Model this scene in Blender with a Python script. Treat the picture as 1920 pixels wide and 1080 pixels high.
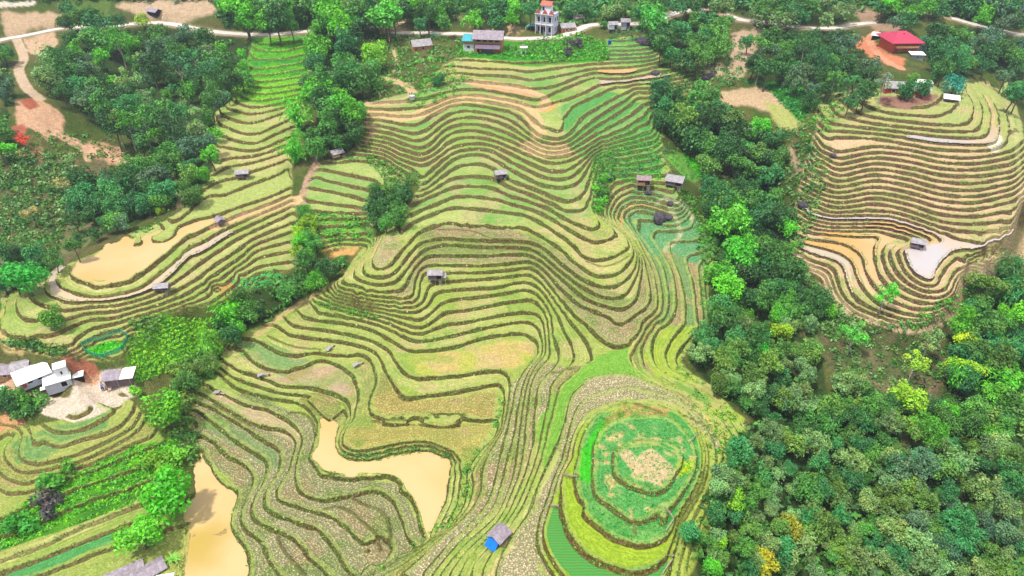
import bpy, math, random
import numpy as np
from mathutils import Vector, Matrix
SC = bpy.context.scene
for _o in list(bpy.data.objects): bpy.data.objects.remove(_o)
# ---------------------------------------------------------------- camera, sky, sun, exposure
FPX = 1297.0; CAMH = 90.0; PITCH = math.radians(35.0); CP = math.cos(PITCH); SP = math.sin(PITCH)
_c = bpy.data.cameras.new('camera'); _c.sensor_width = 36.0; _c.lens = 36.0*FPX/1920; _c.clip_end = 6000; _c.clip_start = .5
CAM = bpy.data.objects.new('camera', _c); SC.collection.objects.link(CAM); SC.camera = CAM
CAM.location = (0, 0, CAMH); CAM.rotation_euler = (math.radians(90)-PITCH, 0, 0)
SUN_EL = math.radians(66); SUN_AZ = math.radians(-60)        # sun stands high, behind the left shoulder
W = bpy.data.worlds.new('World'); SC.world = W; W.use_nodes = True
_n = W.node_tree.nodes; _bg = _n['Background']; _sk = _n.new('ShaderNodeTexSky'); _sk.sky_type = 'NISHITA'; _sk.sun_disc = False
_sk.sun_elevation = SUN_EL; _sk.sun_rotation = SUN_AZ+math.radians(180); _sk.dust_density = 4.0; _sk.air_density = 1.0
W.node_tree.links.new(_sk.outputs[0], _bg.inputs[0]); _bg.inputs[1].default_value = 0.12
_s = bpy.data.lights.new('sun', 'SUN'); _s.energy = 3.5; _s.angle = math.radians(4); _s.color = (1, .95, .87)
SUN = bpy.data.objects.new('sun', _s); SC.collection.objects.link(SUN)
_dirv = Vector((math.sin(SUN_AZ)*math.cos(SUN_EL), -math.cos(SUN_AZ)*math.cos(SUN_EL), math.sin(SUN_EL)))
SUN.rotation_euler = _dirv.to_track_quat('Z', 'Y').to_euler()
SC.view_settings.view_transform = 'Standard'; SC.view_settings.look = 'None'; SC.view_settings.gamma = 1; SC.view_settings.exposure = 0.62
SC.cycles.max_bounces = 5; SC.cycles.diffuse_bounces = 2; SC.cycles.glossy_bounces = 2; SC.cycles.transmission_bounces = 2; SC.cycles.transparent_max_bounces = 4
def DEVCACHE(op): return False
# ---------------------------------------------------------------- terrain field
# Every contour (terrace bank) is a polyline traced at its own height; it is put on
# the ground where it stands (x, y in metres) and the land is fitted through them.
STEP = 0.6
ZK = ([-40, 7, 20, 130], [-18.0, 3.15, 10.43, 82.5])          # level -> height in metres (lower fields have lower banks)
def zl(l): return np.interp(l, *ZK)
REFM = 0.15
def ref_ab(x, y):                      # smooth parametrisation of the ground plan
    zr = REFM*(y-60.0)-CAMH
    dep = y*CP - zr*SP
    return 960+FPX*x/dep, 540-FPX*(y*SP+zr*CP)/dep
def ref_xy(a, b):
    k = (540-b)/FPX
    y = (60*REFM+CAMH)*(CP+k*SP)/(SP+REFM*CP-k*CP+k*REFM*SP)
    dep = y*CP-(REFM*(y-60)-CAMH)*SP
    return (a-960)/FPX*dep, y
def sight(u, v, z):                    # point of height z seen at (u, v)
    dx = (u-960)/FPX; k = (540-v)/FPX
    dy = CP+k*SP; dz = -SP+k*CP
    t = (z-CAMH)/dz
    return dx*t, dy*t

def smooth_line(p, n=6):
    p = np.array(p, float)
    if len(p) < 3: return p
    out = []
    q = np.vstack([2*p[0]-p[1], p, 2*p[-1]-p[-2]])
    for i in range(1, len(q)-2):
        for j in range(n):
            t = j/n
            out.append(0.5*((2*q[i])+(-q[i-1]+q[i+1])*t+(2*q[i-1]-5*q[i]+4*q[i+1]-q[i+2])*t*t+(-q[i-1]+3*q[i]-3*q[i+1]+q[i+2])*t**3))
    out.append(p[-1])
    return np.array(out)
def resample(p, d):
    p = np.asarray(p, float)
    s = np.r_[0, np.cumsum(np.hypot(*np.diff(p, axis=0).T))]
    n = max(2, int(round(s[-1]/d))+1)
    t = np.linspace(0, s[-1], n)
    return np.c_[np.interp(t, s, p[:, 0]), np.interp(t, s, p[:, 1])]
def off(p, d):
    p = smooth_line(p, 3); g = np.gradient(p, axis=0)
    n = np.c_[g[:, 1], -g[:, 0]]; n /= np.hypot(n[:, 0], n[:, 1])[:, None]+1e-9
    return (p+n*d).tolist()

def P(s):                              # "x,y x,y ..." -> list
    return [tuple(float(c) for c in q.split(',')) for q in s.split()]

POND_TOP = P("848,872 845,858 825,850 800,841 750,845 700,857 660,858 637,847 630,826 638,803 652,784")
CONT = [
# --- lower left fields
(0, P("368,845 382,860 400,885 420,910 445,927 437,960 435,990 450,1017 465,1040 467,1080 468,1110")),
(1, P("362,790 375,817 400,830 425,855 462,877 475,895 467,927 455,950 452,980 462,997 480,1008 492,1022 502,1047 520,1072 535,1100")),
(2, P("360,768 370,772 390,787 410,803 437,825 462,842 485,857 499,864 500,882 494,905 480,927 473,945 472,965 482,978 505,992 525,1000 548,1010 565,1030 587,1052 612,1075 630,1100")),
(3, P("372,757 400,767 425,782 455,800 480,818 500,831 522,845 525,867 517,892 502,915 496,935 500,955 530,972 575,987 592,990 612,1010 630,1035 645,1060 665,1090")),
(4, P("378,740 400,752 425,770 462,790 490,801 530,808 553,826 549,860 537,892 521,915 523,937 555,950 592,962 620,970 655,995 680,1022 695,1040 715,1062")),
(5, P("385,722 400,730 425,742 450,755 480,764 505,772 530,785 552,800 566,825 556,862 554,905 570,930 605,939 655,932 692,922 720,928 742,950 755,980 764,1010 772,1035")),
(6, P("398,697 412,700 430,720 450,732 480,741 517,750 555,756 580,772 596,795 590,820 586,845 590,878 612,897 640,900 700,897 742,903 770,935 787,985 797,1016")),
(7, P("405,685 425,700 445,712 480,724 510,734 542,740 572,743 600,755 622,778 632,798")),
(8, P("412,672 427,682 445,695 480,706 505,715 530,726 580,728 610,735 640,747 655,760 656,775")),
(9, P("430,652 455,656 465,672 480,682 500,692 525,697 550,695 580,684 605,676 630,684 655,700 668,720 672,740 669,760 664,776")),
(7, POND_TOP), (8, off(POND_TOP, -5)), (9, off(POND_TOP, -10)), (6.62, off(POND_TOP, 8)), (9.42, off(POND_TOP, -17)),
(7, P("848,872 842,900 838,935 825,965 808,1003")), (8, P("858,872 852,905 848,938 832,972 815,1003")), (9, P("868,872 862,905 856,945 842,975 822,1003")),
(10, P("445,636 480,640 500,652 525,662 555,669 587,664 620,668 655,667 685,668 700,688 705,715 697,740 691,765 700,782 720,789 780,785 850,786 925,791 940,800 925,822 900,850 878,885 880,910 870,950 846,982 808,1014 745,1058 700,1078")),
(11, P("526,615 542,627 572,634 630,640 675,650 700,660 712,672 725,700 740,725 757,746 800,743 850,737 930,722 945,735 947,765 938,800 928,825 905,852 884,887 886,910 876,952 850,985 812,1018 750,1062 715,1080")),
(12, P("530,592 550,611 587,617 630,624 680,635 712,647 732,662 750,690 768,707 805,710 855,706 917,697 948,702 955,725 952,765 942,805 920,845 905,880 900,925 878,960 842,995 790,1045 752,1078")),
(13, P("562,588 575,598 617,603 655,608 692,618 717,632 742,645 767,658 805,658 855,651 905,635 955,627 980,628 998,637 1010,652 1005,672 985,695 968,725 958,770 950,810 938,860 928,905 915,942 890,973 848,1015 798,1070")),
(14, P("585,568 605,578 655,590 690,603 717,612 742,622 767,637 792,641 842,632 892,620 955,607 990,605 1008,617 1017,640 1016,662 995,690 983,720 974,760 966,810 950,860 938,910 926,945 898,980 855,1024 812,1076")),
(15, P("588,561 610,570 655,582 697,593 730,605 755,615 785,624 805,621 835,611 880,604 955,590 997,589 1018,603 1023,640 1022,665 1002,690 990,720 981,760 974,815 968,870 955,920 940,955 915,983 868,1026 828,1076")),
(14.62, P("600,580 650,592 690,600 715,606")), (16.5, P("620,568 660,578 700,585 725,591 755,602")), (19.5, P("650,551 690,560 730,568")), (21.5, P("670,551 700,554 740,554")),
(16, P("588,558 612,567 655,580 697,590 730,602 755,612 785,618 800,612 812,603 837,587 880,582 955,567 997,564 1010,572 1022,587 1029,612 1028,645 1030,668 1012,690 996,720 990,760 985,810 980,850 972,890 958,925 942,960")),
(17, P("612,551 630,561 667,573 705,581 725,586 755,595 780,600 802,594 815,580 842,564 905,557 955,549 985,544 1005,552 1020,567 1030,590 1033,615 1042,642 1048,665 1045,682 1030,698 1013,718 1007,740 1001,790 1000,830 990,870 978,905 964,940 950,968 905,1020 878,1048 862,1080")),
(18, P("612,548 630,558 667,566 705,574 735,578 780,582 803,572 812,556 824,548 877,543 930,541 960,533 985,531 1010,540 1030,567 1045,590 1055,615 1067,640 1074,660 1073,682 1052,700 1036,720 1031,750 1022,790 1014,830 1004,868 990,905 974,940 960,966 925,1015 890,1060 885,1080")),
(19, P("630,554 667,565 705,574 735,577 780,577 797,560 808,537 850,528 905,524 960,519 985,516 1000,520 1022,537 1042,562 1060,587 1072,607 1090,630 1103,652 1110,673 1090,692 1062,712 1047,730 1041,750 1035,775 1027,800 1020,835 1012,868 998,905 985,940 968,970")),
(20, P("630,541 640,548 680,559 730,566 767,567 780,560 786,540 788,522 803,512 855,512 905,512 960,506 990,503 1010,512 1030,537 1060,577 1085,600 1105,615 1115,630 1135,643 1147,650 1167,650 1188,642 1200,627 1205,605 1228,587 1234,565 1231,540 1225,510 1215,487 1202,460 1185,430 1172,410 1178,396 1197,387 1222,390 1242,399")),
(21, P("632,537 643,544 683,555 733,562 765,562 777,548 782,520 800,500 855,499 905,499 960,495 995,492 1020,507 1047,538 1072,560 1092,575 1120,587 1145,597 1157,608 1185,595 1210,577 1218,565 1219,540 1213,505 1203,475 1186,445 1168,423 1158,408 1166,391 1185,382 1210,382 1235,388 1262,394")),
(22, P("650,520 650,533 662,542 692,547 730,547 757,539 770,517 780,500 792,486 803,481 855,481 905,481 960,478 992,479 1017,492 1042,512 1070,538 1095,560 1120,571 1142,577 1167,581 1192,562 1198,540 1202,505 1197,475 1180,447 1160,425 1151,408 1158,388 1172,375 1200,370 1235,378 1265,385")),
(23, P("668,500 664,518 672,525 692,531 720,534 745,527 757,512 772,495 785,480 800,467 825,460 855,459 905,462 960,464 985,466 1010,475 1025,487 1045,505 1067,520 1090,538 1115,551 1135,559 1160,559 1177,548 1190,525 1200,495 1194,470 1177,447 1155,425 1145,405 1150,385 1165,368 1195,358 1240,368 1270,378")),
(24, P("688,485 682,502 684,513 695,519 720,520 742,510 760,487 775,467 785,460 800,453 830,449 855,450 905,454 960,454 985,455 1012,462 1035,480 1060,502 1085,522 1110,532 1135,539 1160,535 1182,517 1194,495 1192,470 1174,446 1150,424 1138,402 1142,380 1158,360 1190,348")),
(25, P("717,445 705,470 698,490 700,500 712,505 730,500 742,487 755,470 770,455 780,441 800,430 830,420 855,420 905,424 960,426 985,429 1010,442 1035,457 1057,472 1072,487 1092,503 1110,516 1135,519 1160,512 1177,495 1188,477 1186,458 1168,435 1143,418 1130,398 1136,370 1152,345")),
(26, P("748,425 743,437 752,438 762,427 775,417 800,407 830,395 855,391 905,394 960,401 985,405 1010,417 1035,432 1060,450 1080,467 1097,485 1122,488 1150,483 1170,470 1178,455 1168,438 1150,423 1130,412 1122,392 1130,360 1145,335")),
(27, P("757,410 780,400 805,390 830,380 850,370 880,369 930,375 960,384 985,390 1010,400 1035,412 1060,427 1085,442 1110,453 1135,453 1149,440 1145,427 1128,412 1116,388 1124,352 1140,322")),
(28, P("770,386 800,372 825,362 850,352 880,350 917,352 960,369 985,377 1010,385 1035,395 1060,412 1085,422 1102,430 1121,427 1122,414 1112,388 1118,350 1134,312")),
(29, P("780,369 805,360 830,345 855,334 892,331 930,337 960,354 985,361 1010,372 1035,383 1055,394 1080,395 1098,386 1108,370 1114,340 1128,303")),
(30, P("788,358 805,350 830,332 855,315 880,309 905,310 927,318 945,332 960,340 985,350 1010,359 1035,370 1060,377 1077,377 1094,362 1106,335 1122,297 1160,290 1200,283")),
(31, P("796,345 825,320 850,300 875,292 905,292 925,300 960,319 985,333 1010,345 1035,351 1060,352 1085,341 1100,318 1118,290 1160,282 1205,272")),
(32, P("797,332 825,307 850,287 880,280 905,280 925,285 960,306 985,317 1010,329 1035,336 1060,336 1083,324 1098,308 1118,283 1150,275 1205,262 1225,255")),
(33, P("680,274 717,282 742,295 775,307 792,310 817,297 850,278 880,271 905,271 930,276 960,290 985,303 1010,315 1035,322 1060,321 1080,310 1100,295 1120,276 1150,268 1200,255 1222,245")),
(34, P("679,267 720,275 750,289 790,300 817,288 840,268 865,259 900,259 930,266 960,278 997,292 1020,303 1042,306 1068,301 1090,290 1130,270 1180,250 1215,232")),
(35, P("681,260 725,269 755,281 790,290 815,278 835,258 860,247 895,246 930,255 960,267 990,282 1018,294 1042,296 1068,291 1090,280 1130,258 1175,238 1205,220")),
(36, P("685,253 730,260 757,270 790,277 812,265 832,245 855,236 892,234 930,243 960,254 990,270 1018,283 1042,286 1068,281 1088,270 1125,248 1170,225 1198,205")),
(37, P("692,244 730,250 767,262 787,264 812,250 837,230 867,221 905,222 937,230 960,241 988,258 1015,274 1042,278 1066,272 1086,260 1115,240 1160,212 1188,190")),
(38, P("702,235 730,241 767,250 795,247 817,232 842,217 867,210 905,212 942,221 965,231 990,250 1014,266 1042,271 1066,265 1084,250 1105,232 1140,207 1170,190 1190,175")),
(39, P("712,225 742,231 775,235 795,227 817,212 842,200 870,196 905,200 942,207 965,214 985,230 1003,250 1020,256 1047,261 1070,249 1084,231 1097,218 1135,195 1165,180 1195,165")),
(40, P("845,191 870,187 905,190 940,196 965,202 985,212 1003,228 1018,235 1035,235 1055,224 1075,200 1100,187 1130,174 1155,163")),
(41, P("700,205 745,205 800,200 850,182 900,179 940,186 965,190 1000,200 1020,198 1042,192 1070,185 1110,169 1135,158 1210,150 1300,135")),
(42, P("690,192 740,192 790,185 850,170 900,169 960,179 1010,188 1042,172 1085,155 1117,146 1150,150 1200,143 1290,125")),
(43, P("860,150 910,155 960,160 1010,166 1050,160 1085,145 1117,137 1170,140 1210,130 1290,112")),
(44, P("860,137 900,141 960,144 990,150 1022,147 1060,140 1110,130 1150,128 1190,125 1220,120")),
(45, P("850,124 900,129 960,131 985,135 1022,132 1072,125 1105,121 1150,118 1200,115")),
(46, P("800,118 850,112 960,118 1020,117 1075,112 1110,112 1155,111 1200,109")),
(47, P("1145,103 1180,103 1220,100")), (48, P("1142,95 1180,95 1215,92")), (49, P("1142,87 1180,87 1210,82")), (50, P("1140,78 1180,76 1215,73")),
# --- knoll
(20, P("930,1085 940,1045 965,1000 992,960 1010,910 1027,872 1042,840 1054,812 1062,782 1070,750 1088,722 1115,707 1150,703 1185,706 1222,720 1260,735 1285,752 1310,770 1330,788 1348,810 1358,850 1350,900 1330,950 1305,1000 1290,1050")),
(21, P("1043,1085 1023,1052 1011,1022 1011,985 1028,935 1041,893 1055,862 1061,835 1066,812 1072,785 1088,755 1115,738 1150,729 1197,730 1235,738 1272,753 1300,773 1318,792 1335,820 1342,860 1335,905 1312,950 1290,1000 1275,1060")),
(22, P("1056,1085 1032,1050 1018,1020 1018,985 1035,935 1048,893 1062,862 1070,830 1082,800 1100,778 1135,760 1172,753 1210,750 1247,753 1272,763 1292,778 1307,802 1322,830 1327,865 1318,905 1298,945 1275,985 1262,1030 1256,1070")),
(23, P("1075,858 1055,890 1052,920 1052,950 1060,990 1080,1025 1110,1050 1150,1067 1180,1075 1210,1073 1235,1060 1254,1042 1266,1010 1272,980")),
(24, P("1115,782 1097,806 1087,835 1081,870 1079,897 1082,930 1092,960 1110,982 1140,1005 1172,1020 1208,1026 1235,1017 1257,1002 1266,980 1288,945 1310,905 1318,865 1312,828 1297,800 1275,778 1240,764 1190,759 1150,764 1115,782")),
(25, P("1125,808 1114,835 1111,865 1110,897 1116,930 1135,947 1160,965 1188,983 1210,980 1235,965 1260,950 1285,917 1302,885 1306,860 1296,830 1278,808 1258,790 1220,781 1185,782 1150,790 1125,808")),
(26, P("1152,845 1147,872 1155,897 1172,910 1197,922 1225,927 1247,920 1267,892 1280,865 1270,842 1235,830 1185,830 1152,845")),
# --- east flank
(19, P("1190,650 1183,663 1184,680 1194,697 1212,713 1242,728 1272,744 1297,764 1317,784 1338,806 1360,850 1352,905 1335,955 1312,1005 1298,1055")),
(19, P("1194,640 1210,620 1216,605 1235,592 1242,568 1240,540 1234,512 1222,485 1206,457 1188,430 1178,412 1182,402 1197,397 1225,402")),
(18, P("1213,630 1204,648 1203,668 1208,687 1219,702 1237,713 1262,726 1292,739 1324,760 1346,782 1368,812 1378,850 1366,905")),
(18, P("1225,617 1245,600 1254,572 1252,540 1245,505 1230,478 1212,455 1197,435 1200,422 1217,415 1232,417 1250,426 1275,420 1292,405")),
(17, P("1235,612 1227,635 1223,660 1228,683 1250,703 1290,722 1330,745 1355,772 1380,805 1392,850 1382,900")),
(17, P("1245,612 1262,595 1268,570 1266,530 1256,497 1240,470 1226,447 1231,438 1247,432 1272,434 1294,430 1303,416")),
(16, P("1275,620 1256,645 1248,670 1258,692 1285,709 1322,727 1358,752 1382,782 1400,820")),
(16, P("1283,612 1285,580 1280,540 1270,505 1258,478 1257,463 1272,454 1297,454 1313,446 1322,430")),
(15, P("1312,612 1290,640 1270,665 1270,687 1294,703 1335,722 1372,745 1396,776 1415,815")),
(15, P("1308,610 1305,570 1300,530 1290,500 1288,484 1305,477 1330,468 1345,450")),
(12, P("1340,600 1325,640 1320,680 1370,700 1405,740")),
(12, P("1335,590 1330,540 1335,500 1355,470")),
# --- right hill
(42, P("1600,185 1640,205 1677,214 1715,217 1752,219 1775,212 1795,195 1790,170")),
(41, P("1592,200 1615,215 1652,222 1715,230 1765,235 1800,234 1820,226 1825,200 1812,172")),
(40, P("1580,220 1615,227 1652,234 1715,241 1765,246 1815,247 1836,238 1842,205 1826,170")),
(39, P("1565,233 1615,240 1665,246 1715,252 1790,259 1842,258 1856,240 1856,205 1838,172")),
(38, P("1552,246 1615,249 1665,253 1715,261 1765,269 1850,271 1870,258 1872,215 1850,175")),
(37, P("1545,257 1600,258 1650,262 1700,272 1760,281 1850,283 1884,268 1888,215 1865,180")),
]
_cols = [540, 800, 1050, 1300, 1550, 1800]
_rows = [[62,25,45,95,105,60],[105,65,85,140,150,105],[155,108,135,185,195,155],[195,150,180,235,245,215],[240,192,225,285,295,250],[280,235,270,335,350,300],
 [325,280,315,380,395,345],[365,325,365,430,440,385],[405,370,410,480,495,440],[440,410,455,530,545,500],[478,450,500,580,605,575],[515,498,545,635,660,625]]
_lefts = {6:[(320,235),(430,295)],7:[(250,250),(400,335)],8:[(235,280),(380,365)],9:[(220,310),(350,385)],10:[(290,400),(400,450)],11:[(330,482),(450,512)],
  0:[(420,20)],1:[(430,65)],2:[(450,115)],3:[(440,150)],4:[(430,190)],5:[(400,225)]}
for _i, _r in enumerate(_rows):
    _l = [(1440+a/4, 270+b/4) for a, b in _lefts.get(_i, [])]+[(1440+a/4, 270+b/4) for a, b in zip(_cols, _r)]
    _e = _l[-1]
    if _i < 10: _l += [(_e[0]+18, _e[1]-9), (_e[0]+45, _e[1]-35)]
    else: _l += [(_e[0]+10, _e[1]-3), (_e[0]+22, _e[1]-30)]
    CONT.append((36-_i, _l))
CONT += [
(24, P("1522,392 1540,398 1565,405 1640,406 1690,415 1740,430 1790,446 1815,452 1850,457 1870,454 1888,435")),
(23, P("1518,393 1535,408 1565,414 1640,413 1677,417 1715,427 1740,435 1762,441 1768,450 1757,458 1728,462 1703,464 1694,472 1698,485 1706,503 1722,519 1745,527 1753,505 1772,483 1792,471 1827,468 1872,472 1892,445")),
(22, P("1512,408 1530,415 1570,420 1638,420 1665,419 1702,429 1727,437 1748,446 1747,455 1720,461 1690,463 1684,472 1688,487 1698,508 1716,526 1745,537 1765,515 1782,492 1800,481 1835,479 1875,480")),
(21, P("1508,414 1535,422 1575,427 1635,427 1665,426 1690,433 1712,442 1722,452 1700,460 1672,465 1668,480 1674,500 1688,520 1712,537 1745,548 1772,540 1790,512 1812,498 1850,490 1882,484")),
(20, P("1503,420 1540,430 1565,432 1630,432 1652,436 1672,445 1676,455 1655,463 1655,480 1660,502 1674,524 1700,545 1740,558 1775,553 1792,525")),
(19, P("1497,428 1515,436 1540,440 1577,443 1615,447 1635,455 1641,465 1640,482 1645,508 1658,530 1685,552 1722,568 1765,566 1790,550")),
(18, P("1487,436 1502,445 1527,452 1565,456 1590,463 1607,473 1618,482 1622,503 1634,530 1655,553 1685,570 1720,580 1757,577")),
(17, P("1484,444 1502,455 1540,465 1565,473 1584,482 1600,497 1608,522 1625,550 1650,571 1685,585 1720,592 1745,590")),
(16, P("1483,454 1512,470 1545,481 1568,490 1582,503 1590,530 1608,560 1635,580 1665,592 1700,600 1735,600")),
(15, P("1484,468 1515,488 1545,498 1563,508 1570,530 1585,562 1612,584 1650,602 1690,609 1730,609 1765,597 1790,575")),
(13, P("1480,485 1515,502 1543,514 1552,530 1565,560 1595,586 1640,606 1690,619 1735,617 1775,602 1805,570 1812,535 1820,515 1860,500 1895,482 1912,450")),
# --- left hill
(27, P("232,456 250,458 275,452 325,430 362,415 405,406 440,392 500,372 550,352")),
(26, P("236,462 205,456 180,478 150,490 136,500 131,515 150,530 187,536 225,533 262,518 300,490 337,457 375,437 410,419 450,402 500,385 550,364")),
(25, P("120,505 105,520 110,535 140,550 180,558 230,553 262,541 300,512 337,485 352,468 385,452 422,432 480,405 550,376")),
(24, P("100,512 85,535 87,550 112,561 137,568 180,567 215,562 255,553 285,543 315,524 333,503 352,483 378,475 430,441 480,418 550,386")),
(23, P("72,520 55,540 55,556 67,567 90,576 125,583 170,575 212,572 245,566 285,553 322,532 355,510 385,488 440,452 480,432 550,400")),
(22, P("45,535 30,565 35,590 52,600 85,600 120,600 165,588 212,586 245,578 300,560 360,530 400,500 450,467 480,447 552,417")),
(21, P("15,560 8,600 12,622 37,632 100,628 130,615 165,602 212,597 250,585 310,567 365,542 405,514 455,480 480,459 552,433")),
(20, P("-30,600 -10,635 30,648 80,650 130,645 170,617 212,608 250,594 315,576 370,553 415,522 460,490 480,472 552,452")),
(19, P("-30,620 30,662 100,665 140,658 165,640 200,625 230,618 260,605 320,585 380,560 425,530 480,487 555,470")),
(18, P("390,570 430,545 480,504 558,490")),
(17, P("150,668 158,656 180,662 200,672 220,670 240,655 250,635 285,610 330,592")),
(28, P("300,445 340,410 380,372 425,365 460,350 480,343 545,318")),
(29, P("350,385 400,345 445,334 480,320 545,300")),
(30, P("400,330 430,313 480,304 545,282")),
(31, P("405,305 430,298 480,292 545,270")),
(32, P("405,272 440,280 480,283 525,266 550,254")),
(33, P("405,248 440,264 480,268 517,251 550,238")),
(34, P("408,228 440,246 480,252 525,234 550,222")),
(35, P("415,214 445,228 480,230 517,217 555,205")),
(36, P("425,202 455,212 480,214 530,203 560,193")),
(38, P("450,180 480,190 540,182 575,175")),
(40, P("455,160 500,165 575,155")), (42, P("460,140 500,142 575,130")), (44, P("475,110 520,113 575,102")), (46, P("485,82 530,84 575,75")),
# --- small terraces beside the gully
(31, P("668,290 720,296 748,316 770,330")), (30, P("662,302 717,307 742,326 765,345")), (29, P("600,318 667,331 700,340 722,352")), (28, P("588,333 630,343 695,358")),
(27, P("575,352 630,362 690,376")), (26, P("570,374 605,381 682,391")), (25, P("572,394 605,398 672,402")), (23, P("600,425 690,420")), (22, P("610,445 690,440")), (20, P("606,465 645,455 690,462")),
# --- bottom left
(9, P("85,800 110,812 160,805 210,775 235,740")),
(8, P("60,830 90,832 112,838 150,826 212,808 245,778 258,750")),
(7, P("40,862 70,872 112,864 160,848 222,818 250,800 266,770")),
(6, P("25,815 8,850 20,872 36,884 62,885 112,874 162,860 225,830 255,808 274,785")),
(5, P("-20,870 0,887 15,899 50,908 75,900 150,878 225,845 285,820")),
(4, P("-20,905 0,920 25,926 55,922 85,912 160,890 230,862 300,835")),
(3, P("-30,990 0,975 100,935 200,900 285,870 325,850")),
(2, P("-30,1022 0,1010 80,978 160,945 250,915 320,885")),
(1, P("-30,1060 0,1052 75,1027 150,992 252,952 330,915")),
(0, P("-30,1090 0,1078 60,1056 150,1020 240,985 345,945")),
(-1, P("60,1085 110,1068 180,1040 260,1015 340,985 352,1000 345,1040 335,1090")),
]
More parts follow.
